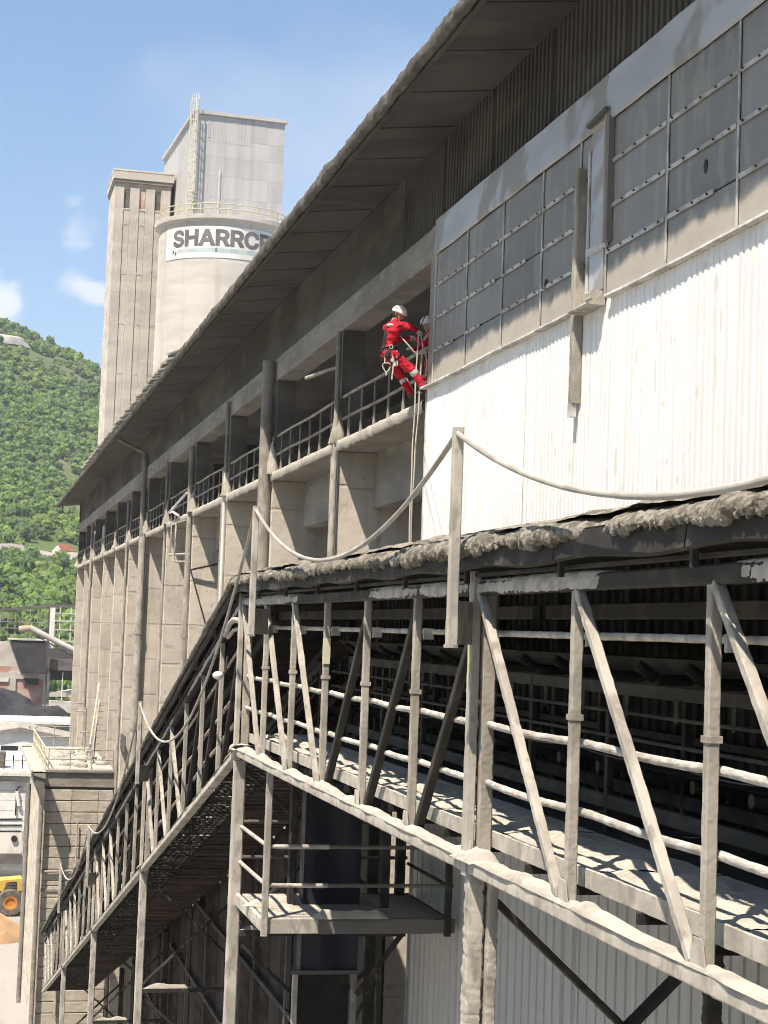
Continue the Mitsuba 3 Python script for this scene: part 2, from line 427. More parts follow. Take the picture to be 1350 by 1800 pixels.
def crust(ys, prof, amp, seed, fy=9.0, drip=.0, dripf=11.0, zoff=None, cover=None, dens=None, fur=0.0):
    """dust that has grown along an edge: profile (x, z) swept along Y, roughened with noise; the points marked 1 in dens hang down in tongues"""
    prof = np.asarray(prof, float)
    if fur:                                       # finer outline for the shaggy part
        o, q = np.arange(len(prof)), np.concatenate([np.arange(0, 3), np.arange(3, len(prof) - 1, .4), [len(prof) - 1]])
        dens = np.interp(q, o, dens); prof = np.stack([np.interp(q, o, prof[:, 0]), np.interp(q, o, prof[:, 1])], -1)
    dens = np.zeros(len(prof)) if dens is None else np.asarray(dens, float)
    V = np.empty((len(ys), len(prof), 3))
    V[..., 0] = prof[None, :, 0]; V[..., 1] = ys[:, None]; V[..., 2] = prof[None, :, 1]
    c = np.gradient(prof, axis=0); nrmv = np.stack([c[:, 1], -c[:, 0]], -1); nrmv /= np.linalg.norm(nrmv, axis=1, keepdims=True) + 1e-9
    d = (meshkit.fbm(V * A(fy, fy, fy), 4, seed) - .45) * amp
    d += (meshkit.fbm(V * 1.3, 3, seed + 2) - .5) * amp * 1.6
    if fur:
        d += fur * (meshkit.fbm(V * A(24, 30, 17), 2, seed + 4) - .5) * np.clip(dens * 1.6 + .12, 0, 1)[None]
    tongue = meshkit.fbm(np.stack([ys * 0, ys * dripf, ys * 0], -1), 3, seed + 7)
    tongue = np.clip((tongue - .35) * 2.2, 0, 1.3) * (.35 + 1.3 * meshkit.noise(np.stack([ys * 0, ys * .8, ys * 0 + 3], -1), seed))
    k = np.ones(len(ys)) if cover is None else cover(ys)
    d = d * k[:, None]
    V[..., 0] += -nrmv[None, :, 0] * d; V[..., 2] += -nrmv[None, :, 1] * d
    V[..., 2] -= tongue[:, None] * drip * dens[None] * k[:, None]
    if cover is not None:
        mid = prof.mean(0)
        V[..., 0] = mid[0] + .12 + (V[..., 0] - mid[0] - .12) * (.12 + .88 * k[:, None])
        V[..., 2] = mid[1] + (V[..., 2] - mid[1]) * (.25 + .75 * k[:, None])
    if zoff is not None:
        V[..., 2] += zoff(V[..., 1])
    return V


def heap(p, q, w, hmax, seed, step=.05, thr=.35, n=7, freq=1.6):
    """windblown dust lying on top of a beam from p to q"""
    p, q = np.asarray(p, float), np.asarray(q, float)
    L = np.linalg.norm(q - p); t = (q - p) / L
    a = nrm(np.cross(t, A(0, 0, 1)))
    m = max(3, int(L / step))
    P = p + np.linspace(0, 1, m)[:, None] * (q - p)
    h = np.clip(meshkit.fbm(P * freq, 3, seed) - thr, 0, 1) * 2.4 * hmax + .012
    h = h * np.clip(np.minimum(np.arange(m), np.arange(m)[::-1]) / 3.0, .1, 1)
    g = np.linspace(0, np.pi, n)
    V = P[:, None] + a[None, None] * (np.cos(g)[None, :, None] * w / 2 * (1 + .25 * (meshkit.noise(P * 3, seed) - .5))[:, None, None])
    V = V + A(0, 0, 1) * (np.sin(g)[None] * h[:, None] * (.85 + .3 * meshkit.noise(P * 9, seed + 1)[:, None]))[..., None]
    return V
# ---------------------------------------------------------------- the setting: yard, hill, roads
def hill_z(x, y):
    x, y = np.asarray(x, float), np.asarray(y, float)
    up = np.interp(y, [420, 560, 700, 800, 950, 1150, 1350, 1420, 1700, 2300], [-21, -4, 16, 33, 62, 128, 206, 226, 250, 180])
    s = np.interp(x, [-700, -250, -60, 10, 50, 100, 190, 330, 600, 1400], [.8, 1.05, 1.08, 1.045, .975, .895, .66, .42, .25, .2])
    q = np.stack([x / 90, y / 90, x * 0], -1)
    return GROUND + (up - GROUND) * s + 16 * (meshkit.fbm(q, 4, 21) - .47) * np.clip((y - 560) / 400, 0, 1)


gx, gy = np.meshgrid(np.concatenate([np.linspace(-6000, -420, 12), np.linspace(-400, 520, 116), np.linspace(560, 6000, 14)]), np.concatenate([np.linspace(400, 1800, 118), np.linspace(1850, 7000, 14)]), indexing='ij')
gz = hill_z(gx, gy)
MB().grid(np.stack([gx, gy, gz], -1)).build('hill', 'mat_hill', smooth=True)
tag('hill', 'steep green wooded hillside behind the plant', kind='structure')
MB().grid(np.stack(list(np.meshgrid([-6000, -300, -60, 60, 300, 6000], [-3000, -100, 60, 140, 250, 402], indexing='ij')) + [np.full((6, 6), GROUND)], -1)).build('yard', 'mat_yard')
tag('yard', 'pale dusty ground of the works yard', kind='structure')

_yy = np.linspace(1180, 1420, 400)
def RY(x):
    """where the road runs: along one level of the slope"""
    return _yy[np.argmin(np.abs(hill_z(np.full(400, float(x)), _yy) - (207.5 + .03 * x)))]


# pale road cut below the ridge, and the terraced track low on the hill
V = []
for x in np.linspace(-120, 50, 60):
    y = float(RY(x)); zz = float(hill_z(x, y)) - 2
    e = 4.5 * max(.15, min(1, (52 - x) / 22)) + 2.0 * (meshkit.noise(A(x / 6, 0, 0)) - .5)
    V.append([(x, y - 7, float(hill_z(x, y - 7)) + 1.0), (x, y - 4, zz + e * .9 + 2.0), (x, y, zz + e + 3.4), (x, y + 9, zz + e + 3.5)])
MB().grid(np.array(V)).build('road', 'mat_rock_cut', smooth=30)
tag('road', 'pale road cut across the top of the hill', kind='structure')
V = []
for x in np.linspace(-60, 70, 60):
    y = 770 + 14 * math.sin(x / 25) - .25 * x
    for_w = 3.6 + 1.8 * meshkit.noise(A(x / 9, 2, 0))
    V.append([(x, y - 5, float(hill_z(x, y - 5)) + .2), (x, y - 4, float(hill_z(x, y - 4)) + for_w), (x, y + 5, float(hill_z(x, y + 5)) + 1.2), (x, y + 8, float(hill_z(x, y + 8)) + .3)])
MB().grid(np.array(V)).build('track', 'mat_rock_cut', smooth=30)
tag('track', 'stony terraced track low on the hillside', kind='structure')

# unseen slopes added round behind the camera to block low sky light
V = []
for a in np.radians(np.linspace(-178, -42, 50)):
    row = []
    for R, h in ((240, -21.3), (330, -12), (520, 75), (760, 190), (1100, 300), (1700, 380), (3200, 200)):
        q = A(R * math.sin(a) / 260, R * math.cos(a) / 260, 1)
        row.append((R * math.sin(a), R * math.cos(a), h + (0 if h < 0 else 60 * (meshkit.fbm(q, 3, 2) - .5))))
    V.append(row)
MB().grid(np.array(V)).build('valley_side', 'mat_hill', smooth=True)
tag('valley_side', 'added unseen green valley side behind the camera, blocking low sky light', kind='structure')

# ---------------------------------------------------------------- the storage hall
HX = 8.0
BAY, Y0 = 8.65, 39.0
FIN = [Y0 + BAY * k for k in range(12)]          # the concrete fins, nearest first
FAR = FIN[-1] + .2
hall = thing('storage_hall', 'long concrete storage hall with deep dusty eaves, open upper storey and white corrugated near end', 'industrial building')

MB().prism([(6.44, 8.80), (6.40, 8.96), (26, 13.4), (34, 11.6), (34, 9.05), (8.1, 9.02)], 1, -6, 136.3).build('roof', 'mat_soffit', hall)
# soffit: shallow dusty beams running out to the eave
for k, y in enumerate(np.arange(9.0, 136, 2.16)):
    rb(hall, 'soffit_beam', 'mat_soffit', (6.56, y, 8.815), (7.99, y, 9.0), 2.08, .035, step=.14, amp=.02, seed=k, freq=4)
tag(hall + '__soffit_beam', 'dust coated beam under the eaves')
bx(hall, 'eave_beam', 'mat_soffit', 6.47, 6.56, -6, 136.2, 8.74, 8.80)
# dust crust along the eave
ys = np.concatenate([np.arange(-6, 40, .05), np.arange(40, 136.4, .12)])
prof = [(7.4, 9.30), (6.9, 9.18), (6.6, 9.11), (6.42, 9.06), (6.36, 9.0), (6.33, 8.93), (6.325, 8.86), (6.34, 8.79), (6.38, 8.74), (6.43, 8.73), (6.48, 8.78)]
cr = MB().grid(crust(ys, prof, .07, 31, fy=6, drip=.05, dripf=3.1, dens=[0, 0, 0, 0, 0, .1, .4, 1, 1, .7, 0]))
k = cr.build('dust_crust', 'mat_eave_dust', hall, smooth=55); tag(k, 'thick grey dust caked along the roof edge')
# corrugated sheet ends showing on the far stretch of the eave
for k, y in enumerate(np.arange(58, 104, .62)):
    z = 9.02 + .04 * math.sin(k * 1.7)
    tb(hall, 'roof_sheet_end', 'mat_concrete_grey', [(7.1, y, z + .28), (6.4, y, z + .06), (6.17 - .05 * rng.random(), y + .03, z - .02 - .04 * rng.random())], [.12, .10, .07], 7, amp=.05, seed=k)

# upper wall between the cladding and the soffit
ye = np.arange(-6, FAR, 3.02)
for k in range(len(ye) - 1):
    if ye[k] < 31:
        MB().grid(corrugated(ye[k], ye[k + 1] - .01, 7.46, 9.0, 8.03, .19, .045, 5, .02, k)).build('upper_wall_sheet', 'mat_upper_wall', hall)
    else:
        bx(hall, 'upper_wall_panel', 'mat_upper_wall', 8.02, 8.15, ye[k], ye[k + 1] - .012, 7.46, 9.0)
# lintel beam over the open storey
ends = [31.0] + FIN
for k in range(len(FIN)):
    bx(hall, 'lintel_beam', 'mat_concrete_grey', HX, HX + .55, ends[k] + (.2 if k else -.5), ends[k + 1] + (.195 if k < 11 else .4), 6.85, 7.47)
# columns, fins, slabs, recessed beams
bx(hall, 'column', 'mat_concrete_grey', HX - .03, HX + .5, 30.32, 30.9, GROUND, 7.46, c=.02)
for k, y in enumerate(FIN):
    th = .36
    bx(hall, 'column', 'mat_concrete_dark', HX + .02, HX + .54, y - .2, y + .2, 4.28, 6.849)
    bx(hall, 'fin_wall', 'mat_concrete', HX, 12.0, y - th / 2, y + th / 2, GROUND, 4.08, c=.015)
    a = (30.9 if k == 0 else FIN[k - 1] + .0)
    bx(hall, 'floor_slab', 'mat_concrete_grey', HX - .06, 13.0, a + .002 if k else 31.1, y - .002 if k < 11 else y + .4, 4.083, 4.25)
    bx(hall, 'recessed_beam', 'mat_concrete_grey', HX + .86, HX + 1.3, a + (.19 if k else .05), y - .19, 2.84, 4.079)
    bx(hall, 'silo_wall', 'mat_concrete_dark', 11.3, 11.6, a + .18, y - .18, GROUND, 2.8)
    # ragged dust ridge along the slab edge
    ys = np.arange(a + .12, y - .1, .06 if k < 4 else .12)
    MB().grid(crust(ys, [(8.35, 4.252), (8.15, 4.30), (7.98, 4.32), (7.92, 4.27), (7.915, 4.18), (7.93, 4.09), (7.96, 4.075)], .035, 50 + k, fy=6, drip=.03, dripf=4, dens=[0, 0, 0, 0, .4, 1, 1])).build('slab_edge_dust', 'mat_dust', hall, smooth=55)
    # dust heaped in the corner beside each column
    r = np.random.default_rng(k)
    P, Fh = [], trimesh.creation.cone(radius=.34, height=.95 + .25 * r.random(), sections=18)
    Fh = Fh.subdivide().subdivide(); v = np.array(Fh.vertices); v[:, 2] = np.maximum(v[:, 2], 0)
    v *= A(.62, 1.0, 1); v += (meshkit.fbm(v * 5 + k, 3, k)[:, None] - .45) * .16 * A(1, 1, .4)
    MB().add(v + A(7.98, y - .12, 4.24), Fh.faces).build('dust_heap', 'mat_dust', hall, smooth=55)
tag(hall + '__fin_wall', 'tall board marked concrete fin'); tag(hall + '__column', 'dark dusty column of the open storey')
# railings of the open storey, a part per bay
for k, y in enumerate(FIN):
    a = (31.15 if k == 0 else FIN[k - 1] + .35); b = y - .3
    rl = hall + '__railing' + ('' if k == 0 else '_%03d' % k)
    for nm, z in (('top_rail', 5.30), ('middle_rail', 4.80)):
        p = [(8.06, a + (b - a) * t, z + .012 * math.sin(9 * t + k)) for t in np.linspace(0, 1, 24)]
        tb(rl, nm, 'mat_dusty_steel' if nm == 'top_rail' else 'mat_concrete_grey', p, .033, 7, amp=.02, seed=k)
    n = 6
    for j in range(n):
        yy = a + (b - a) * (j + .5) / n
        tb(rl, 'rail_post', 'mat_concrete_grey', [(8.06, yy, 4.25), (8.06, yy, 4.40), (8.06, yy, 4.62), (8.06, yy, 5.29)], [.06, .038, .026, .026], 7, amp=.012, seed=j)
# interior: ceiling, back wall with thin pipes, inner columns
bx(hall, 'inner_ceiling', 'mat_interior', 8.56, 14, 22, FAR, 7.3, 7.45)
bx(hall, 'inner_back_wall', 'mat_interior', 13.0, 13.2, 22, FAR, GROUND, 7.3)
bx(hall, 'gable_wall', 'mat_concrete_dark', 11.9, 33, FAR - .1, FAR + .1, GROUND, 9.0)
bx(hall, 'gable_panel', 'mat_concrete_dark', 8.0, 11.9, FAR - .05, FAR + .2, 7.0, 9.0)
for k, y in enumerate(FIN[3:]):
    bx(hall, 'inner_column', 'mat_concrete_dark', 10.4, 10.9, y - 4.5, y - 4.1, 4.25, 7.3)
for z, x in ((5.95, 12.6), (5.35, 12.4), (6.5, 12.8)):
    tb(hall, 'inner_pipe', 'mat_concrete_dark', [(x, yy, z + .05 * math.sin(yy)) for yy in np.linspace(31, 134, 60)], .035, 6)
for k, (y, z, h) in enumerate(((92.6, 5.2, 1.2), (112.5, 4.9, 1.3), (121.5, 4.9, 1.2))):
    tb(hall, 'standing_pipe', 'mat_white_paint', [(8.25, y, 4.25), (8.25, y, z), (8.3, y + .05, z + h)], .12, 8)
bx(hall, 'cabinet', 'mat_white_paint', 8.7, 9.0, 86.3, 87.1, 5.7, 6.9)

# downpipes on the fin fronts
def downpipe(y, r, z1, mat, x=None, label=None):
    x = HX - .03 - r if x is None else x
    k = tb(hall, 'downpipe', mat, [(x, y, z) for z in np.linspace(GROUND, min(z1, 5.0), 40)], r, 12, amp=.012, seed=int(y))
    if z1 > 5.0:
        tb(hall, 'sooty_pipe', 'mat_concrete_grey', [(x, y, z) for z in np.linspace(5.0, z1, 12)], r * 1.02, 12, amp=.02, seed=int(y))  # upper length in a greyer tone that stands for the eave's shade
    if label: tag(k, label)
    for z in np.arange(-18, min(z1, 4), 4.4):
        tb(hall, 'pipe_clamp', mat, [(x, y, z), (x, y, z + .12)], r * 1.25, 10)


downpipe(38.75, .06, 6.8, 'mat_light_steel'); downpipe(39.02, .05, 4.0, 'mat_light_steel')
downpipe(47.75, .17, 7.4, 'mat_dusty_steel', label='thick dust covered downpipe')
downpipe(56.2, .06, 7.3, 'mat_white_paint'); downpipe(56.55, .06, 5.2, 'mat_dusty_steel')
downpipe(65.0, .10, 6.7, 'mat_dusty_steel'); downpipe(73.7, .05, 6.9, 'mat_dusty_steel')
downpipe(81.9, .17, 4.1, 'mat_light_steel'); downpipe(83.0, .12, 8.0, 'mat_concrete_grey')
tb(hall, 'gutter_pipe', 'mat_concrete_grey', [(7.85, 83.0, 8.0), (7.75, 83.0, 8.15), (7.3, 83.2, 8.35), (6.45, 83.8, 8.86)], .08, 8)
downpipe(91.4, .07, 6.4, 'mat_dusty_steel'); downpipe(117.6, .09, 6.6, 'mat_dusty_steel')
for s in (0, 1):
    tb(hall, 'pipe_bracket', 'mat_light_steel', [(7.9, 67.8 - 1.5 * s, 4.0), (7.55, 67.8 - 1.5 * s, 3.9), (7.5, 67.8 - 1.5 * s, 2.75 - .3 * s), (7.9, 64.9, 2.7 - .3 * s)], .05, 6)
tb(hall, 'bent_pipe', 'mat_white_paint', [(7.85, 68.3, 4.3), (7.8, 70, 4.55), (7.82, 71.5, 4.6), (7.8, 65.5, 5.0)], .05, 6)
for z in (2.1, -1.2):
    br(hall, 'angle_bracket', 'mat_bare_steel', (7.95, 64.6, z), (8.9, 64.4, z + .25), .07, .07)
br(hall, 'angle_bracket', 'mat_bare_steel', (7.95, 64.6, 2.1), (8.9, 64.4, -.95), .05, .05)
tb(hall, 'lamp_arm', 'mat_light_steel', [(7.95, 38.9, 6.0), (7.75, 39.1, 5.95), (7.4, 39.9, 5.85)], [.04, .04, .05], 7)
bx(hall, 'hatch', 'mat_dark_gap', 7.985, 8.02, 88.2, 90.9, -6.3, -5.5)

# ---- near end: flashing strip, cladding panels with battens, ledge, white corrugated sheets
CY = [30.32, 28.25, 26.2, 24.25, 22.62, 21.55, 19.5, 17.5, 15.5, 13.5, 11.5, 9.5, 7.5, 5.5, 3.5]
CZ = [4.50, 5.08, 5.67, 6.26, 6.85]
ys = np.linspace(30.32, -4, 180)
V = np.stack([np.broadcast_to(A(7.90, 7.885, 7.875, 7.86, 7.90)[None], (180, 5)), np.broadcast_to(ys[:, None], (180, 5)), np.broadcast_to(A(7.475, 7.47, 7.15, 6.87, 6.83)[None], (180, 5))], -1).copy()
V[..., 0] += .05 * (meshkit.fbm(V * A(1, .9, 1.8), 3, 5) - .5); V[..., 2] += .012 * (meshkit.noise(V * A(0, 1.3, 0)) - .5)
k = MB().grid(V).build('flashing_strip', 'mat_galv_strip', hall, smooth=40); tag(k, 'bluish sheet metal strip above the grey cladding')
for j in range(len(CY) - 1):
    y1, y0 = CY[j], CY[j + 1]
    for i in range(4):
        z0, z1 = CZ[i], CZ[i + 1]
        yy, zz = np.meshgrid(np.linspace(y0 + .012, y1 - .012, 12), np.linspace(z0 + .012, z1 - .012, 5), indexing='ij')
        bow = .012 * np.sin(np.linspace(0, np.pi, 12))[:, None] * np.sin(np.linspace(0, np.pi, 5))[None] * (1 + rng.random())
        xx = 7.93 - bow + .008 * (meshkit.fbm(np.stack([yy * 0, yy * 2, zz * 2], -1), 2, i + 9 * j) - .5)
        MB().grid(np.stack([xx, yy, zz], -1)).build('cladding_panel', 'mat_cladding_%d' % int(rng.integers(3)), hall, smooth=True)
    bx(hall, 'vertical_batten', 'mat_batten', 7.905, 7.918, y1 - .02, y1 + .02, 4.52, 6.84)
    for i in range(1, 4):
        if j == 4:
            continue
        # the dust has taken some of the battens away
        miss = rng.random()
        a, b = y0 + .05, y1 - .05
        if miss < .3: a = y0 + rng.random() * 1.2
        ky = bx(hall, 'batten', 'mat_batten', 7.898, 7.914, a, b, CZ[i] - .027, CZ[i] + .027)
        mbb = MB()
        for yy in np.arange(a + .15, b - .05, .42):
            mbb.tube([(7.894, yy, CZ[i]), (7.876, yy, CZ[i])], .014, 6)
        mbb.build('bolt_row', 'mat_bare_steel', hall)
bx(hall, 'cladding_backing', 'mat_interior', 7.96, 8.06, -4, 30.3, 4.3, 7.47)
for y, z in ((24.0, 5.12), (18.35, 5.42)):
    MB().add(*(lambda m: (m.vertices * A(.25, .9, 1.5) + A(7.905, y, z), m.faces))(trimesh.creation.icosphere(2, .055))).build('hole_cap', 'mat_bare_steel', hall)
# ledge flashing
lg = [(7.93, 4.53), (7.845, 4.50), (7.835, 4.465), (7.855, 4.45), (7.95, 4.455)]
for y1, y0 in ((31.0, 22.75), (21.45, 12.0), (11.98, -4)):
    ys = np.arange(y0, y1, .12)
    V = np.array([[(x + .012 * (meshkit.noise(A(1, y * 1.5, 4)) - .5), y, z + .03 * (meshkit.noise(A(2, y * .8, 2)) - .5)) for x, z in lg] for y in ys])
    k = MB().grid(V).build('ledge_flashing', 'mat_batten', hall, smooth=30)
# white sheets: each a part, lapped at the seams
seam = [30.75, 27.6, 24.9, 22.55, 22.1, 18.9, 15.6, 12.3, 9.0, 5.7, 2.4, -1]
for j in range(len(seam) - 1):
    y1, y0 = seam[j], seam[j + 1]
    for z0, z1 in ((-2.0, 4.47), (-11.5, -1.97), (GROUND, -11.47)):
        MB().grid(corrugated(y0, y1 + .02, z0, z1, 7.965 - .006 * (j % 2) - (.02 if z1 > 0 else 0), .155 if z1 > 0 else .33, .011 if z1 > 0 else .034, 12, .008, j, wide=z1 < 0)).build('white_sheet', 'mat_white_sheet' if z1 > 0 else 'mat_white_sheet_old', hall)  # lower tiers take the sheet colour darkened for shade
bx(hall, 'sheet_backing', 'mat_interior', 8.0, 8.1, -4, 30.3, GROUND, 4.3)
br(hall, 'corner_trim', 'mat_batten', (7.95, 30.78, 4.4), (7.95, 30.78, GROUND), .05, .05)
for z in (1.15, -7.0):
    bx(hall, 'sheet_splice', 'mat_white_paint', 7.9, 7.93, 22.1, 22.62, z - .02, z + .02)
# the duct down the wall and the recessed hatch frame beside it
k = rb(hall, 'duct', 'mat_dusty_steel', (7.87, 22.5, 3.2), (7.87, 22.5, 6.42), .14, .15, up=(0, 1, 0), step=.08, amp=.012, seed=3); tag(k, 'dust caked square duct hanging on the wall')
bx(hall, 'duct_outlet', 'mat_batten', 7.8, 7.88, 22.45, 22.58, 3.02, 3.2)
rb(hall, 'hatch_post', 'mat_dusty_steel', (7.87, 21.5, 5.2), (7.87, 21.5, 6.95), .06, .07, up=(0, 1, 0), amp=.006)
bx(hall, 'hatch_side', 'mat_interior', 7.84, 7.92, 21.36, 21.44, 5.2, 6.95)
rb(hall, 'hatch_hood', 'mat_concrete_dark', (7.84, 21.38, 6.95), (7.85, 22.1, 6.90), .12, .05, amp=.01)
bx(hall, 'hatch_sill', 'mat_batten', 7.86, 7.90, 21.45, 22.2, 5.15, 5.24)
bx(hall, 'hatch_panel', 'mat_galv_strip', 7.90, 7.92, 21.62, 22.15, 4.62, 6.85)
bx(hall, 'hatch_stile', 'mat_batten', 7.875, 7.90, 22.17, 22.22, 4.6, 6.6)
MB().prism([(7.92, 4.56), (7.70, 4.42), (7.71, 4.39), (7.92, 4.39)], 1, 21.55, 22.4).build('duct_shelf', 'mat_dusty_steel', hall)
rb(hall, 'shelf_block', 'mat_dust', (7.82, 21.6, 4.53), (7.82, 21.85, 4.53), .14, .12, amp=.02)

# dark sheeted bays of the hall low down, behind the sloping gallery
yb = 31.3
j = 0
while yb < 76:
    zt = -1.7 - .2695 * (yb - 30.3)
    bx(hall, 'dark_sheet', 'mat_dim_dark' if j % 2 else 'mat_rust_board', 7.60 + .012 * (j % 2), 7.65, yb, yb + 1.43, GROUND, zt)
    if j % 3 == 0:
        br(hall, 'sheet_post', 'mat_dim_steel' if j % 2 else 'mat_concrete_dark', (7.52, yb, GROUND), (7.52, yb, zt), .12, .1, up=(0, 1, 0))
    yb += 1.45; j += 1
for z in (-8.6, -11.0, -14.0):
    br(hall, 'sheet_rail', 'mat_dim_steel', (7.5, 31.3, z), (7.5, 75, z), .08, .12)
# ---------------------------------------------------------------- conveyor galleries
GX, GB = 4.7, 7.12                                # near truss plane, far side
NODE = [30.3, 27.92, 25.5, 23.1, 20.68, 18.28, 15.9, 13.22, 10.6, 8.15, 5.75, 3.6, 1.4]
SL = -.2695


def build_gallery(key, nodes, columns, zf, near):
    """truss front, roof and floor between the nodes; zf(y) is the drop of the gallery at y"""
    def P(x, y, z):
        return (x, y, z + zf(y))
    hi, lo = nodes[0], nodes[-1]
    step = .06 if near else .11
    for a, b in zip(columns[:-1], columns[1:]):
        rb(key, 'bottom_chord', 'mat_light_steel', P(GX, a - .1, -2.11), P(GX, b + .1, -2.11), .16, .13, step=step, amp=.012, seed=int(a))
        rb(key, 'top_chord', 'mat_bare_steel', P(GX, a - .1, .46), P(GX, b + .1, .46), .12, .13, step=step, amp=.006, seed=int(a))
        rb(key, 'eave_rail', 'mat_bare_steel', P(GX - .06, a, .58), P(GX - .06, b, .58), .06, .035, step=.12, amp=.006)
        rb(key, 'inner_beam', 'mat_bare_steel', P(5.3, a - .2, .26), P(5.3, b + .2, .26), .06, .13, step=.12, amp=.006)
        k = MB().grid(heap(P(GX, a - .15, -2.05), P(GX, b + .15, -2.05), .19, .10 if near else .07, int(a * 3), step)).build('chord_dust', 'mat_dust', key, smooth=50)
    # columns at the panel points: two channels back to back
    for i, y in enumerate(columns):
        if not near and i == 0:
            continue
        w = .10 if near else .08
        rb(key, 'column', 'mat_light_steel', P(GX - .055, y + .02, -2.2), P(GX - .055, y + .02, .62), .08, .15, up=(0, 1, 0), step=.07, amp=.010, seed=i)
        rb(key, 'column', 'mat_dusty_steel', P(GX + .085, y - .02, -2.2), P(GX + .07, y - .02, .55), .13, .11, up=(0, 1, 0), step=.07, amp=.012, seed=i + 20)
        MB().grid(heap(P(GX + .02, y - .32, -2.06), P(GX + .02, y + .34, -2.06), .34, .16, i + 70, .04)).build('column_foot_dust', 'mat_dust', key, smooth=50)
    for a, b in zip(nodes[:-1], nodes[1:]):
        L = abs(a - b)
        is_col = any(abs(b - c) < .3 for c in columns)
        if not is_col:
            rb(key, 'post', 'mat_dusty_steel', P(GX, b, -2.05), P(GX, b, .41), .085, .08, up=(0, 1, 0), step=step, amp=.008, seed=int(b * 7))
        # handrails, toe board, walkway and roof of this bay
        for nm, z, r, x in (('handrail', -.80, .033, GX + .10), ('middle_rail', -1.34, .033, GX + .10)):
            p = [P(x + .012 * math.sin(5 * t + a), a + (b - a) * t, z - .018 * math.sin(math.pi * t)) for t in np.linspace(.0, 1.0, 26)]
            tb(key, nm, 'mat_frost_dust' if near else 'mat_dusty_steel', p, r, 9, amp=.011, seed=int(a))
        p = [P(GX + .16, a + (b - a) * t, .045) for t in np.linspace(.0, 1.0, 26)]
        tb(key, 'conduit', 'mat_light_steel', p, .028, 8, amp=.012, seed=int(a) + 3)
        rb(key, 'toe_board', 'mat_light_steel', P(GX + .17, a, -1.86), P(GX + .17, b, -1.86), .03, .15, step=step, amp=.006, seed=int(a))
    # gusset plates and bolts at the joints, clips where the conduit passes the posts
    for b in nodes[1:]:
        if near or b > 45:
            MB().prism([(b - .13, -2.08 + zf(b)), (b + .15, -2.08 + zf(b)), (b + .10, -1.86 + zf(b)), (b - .05, -1.86 + zf(b))], 0, GX - .062, GX - .05).build('gusset', 'mat_light_steel', key)
        if near:
            bx(key, 'clip', 'mat_frost_dust', GX + .05, GX + .16, b - .09, b - .05, -.04, .08)
            bx(key, 'rail_collar', 'mat_dusty_steel', GX - .055, GX + .055, b - .052, b + .05, -.62, -.575)
    # roof: dark fascia sheets, deck, dust crust
    for a, b in zip(nodes[:-1], nodes[1:]):
        m = MB()
        ys = np.linspace(a - .012, b + .012, 14)
        sag = .02 * np.sin(np.linspace(0, math.pi, 14) * 2)
        m.grid(np.array([[P(GX - .20, y, .84), P(GX - .21, y, .72), P(GX - .22, y, .63 + s), P(GX - .17, y, .615 + s)] for y, s in zip(ys, sag)]))
        m.build('eave_sheet', 'mat_bare_steel', key)
        rb(key, 'eave_bracket', 'mat_bare_steel', P(GX - .15, b, .5), P(GX - .15, b, .84), .05, .05, up=(0, 1, 0), amp=.004)
        # deck as two sheets per bay
        for x0, x1 in ((GX - .2, 5.9), (5.92, GB + .12)):
            MB().grid(np.array([[P(x, y, .86 + .03 * (x - GX)) for x in (x0, x1)] for y in (a - .01, b + .01)])).grid(np.array([[P(x, y, .83 + .03 * (x - GX)) for x in (x0, x1)] for y in (a - .01, b + .01)])).build('roof_sheet', 'mat_dark_steel', key)
        # floor
        if near:
            m = MB().grid(np.array([[P(x, y, -1.83 if x < 6 else -1.84) for x in (4.88, 5.9, GB)] for y in (a - .01, b + .01)]))
            m.grid(np.array([[P(x, y, -1.93) for x in (4.88, 5.9, GB)] for y in (a - .01, b + .01)])).build('floor_plate', 'mat_bare_steel', key)
            n1 = max(6, int(L / .045))
            ys = np.linspace(a - .02, b + .02, n1); xs = np.linspace(4.87, 6.0, 26)
            yy, xx = np.meshgrid(ys, xs, indexing='ij')
            q = np.stack([xx * 2.2, yy * 2.2, xx * 0], -1)
            zz = -1.825 + .20 * np.clip(meshkit.fbm(q, 4, 44) - .42, 0, 1) * np.sin(np.clip((xx - 4.85) / 1.15, 0, 1) * np.pi) ** .6
            MB().grid(np.stack([xx, yy, zz], -1)).build('walkway_dust', 'mat_dust', key, smooth=50)
            for yc in np.arange(min(a, b) + .3, max(a, b), 1.2):
                br(key, 'floor_joist', 'mat_dark_steel', P(GX + .12, yc, -1.98), P(GB, yc, -1.98), .05, .08)
        else:
            n = 6
            for j in range(n):
                t0, t1 = j / n + .012 * rng.random(), (j + 1) / n - .010 - .02 * rng.random()
                ya, yb = a + (b - a) * t0, a + (b - a) * t1
                # an open grating strip along the outer edge, boards behind
                dz = .03 * (rng.random() - .5)
                MB().bar(P(GX + .95, (ya + yb) / 2, -2.0 + dz), P(GB, (ya + yb) / 2, -2.0 + dz * .3), abs(yb - ya), .03, up=(0, .26, .97)).build('floor_board', 'mat_rust_board', key)
            m = MB()
            for yc in np.linspace(a, b, 9)[:-1]:
                if rng.random() < .9:
                    m.bar(P(GX + .05, yc, -1.99), P(GX + .95, yc, -1.99), .05 + .06 * rng.random(), .02, up=(0, .26, .97))
            for xg in np.linspace(GX + .1, GX + .9, 7):
                m.bar(P(xg, a, -1.97), P(xg, b, -1.97), .03 + .03 * rng.random(), .02)
            m.build('floor_grating', 'mat_rust_board', key)
            # dust covered bearers under the grating
            m = MB()
            for yc in np.linspace(a, b, 9)[:-1]:
                m.rough(P(GX + .08, yc + .1, -2.06), P(GX + 1.0, yc + .1, -2.05), .03, .04, step=.09, amp=.012, seed=int(yc * 7))
            m.build('grating_bearer', 'mat_bare_steel', key)
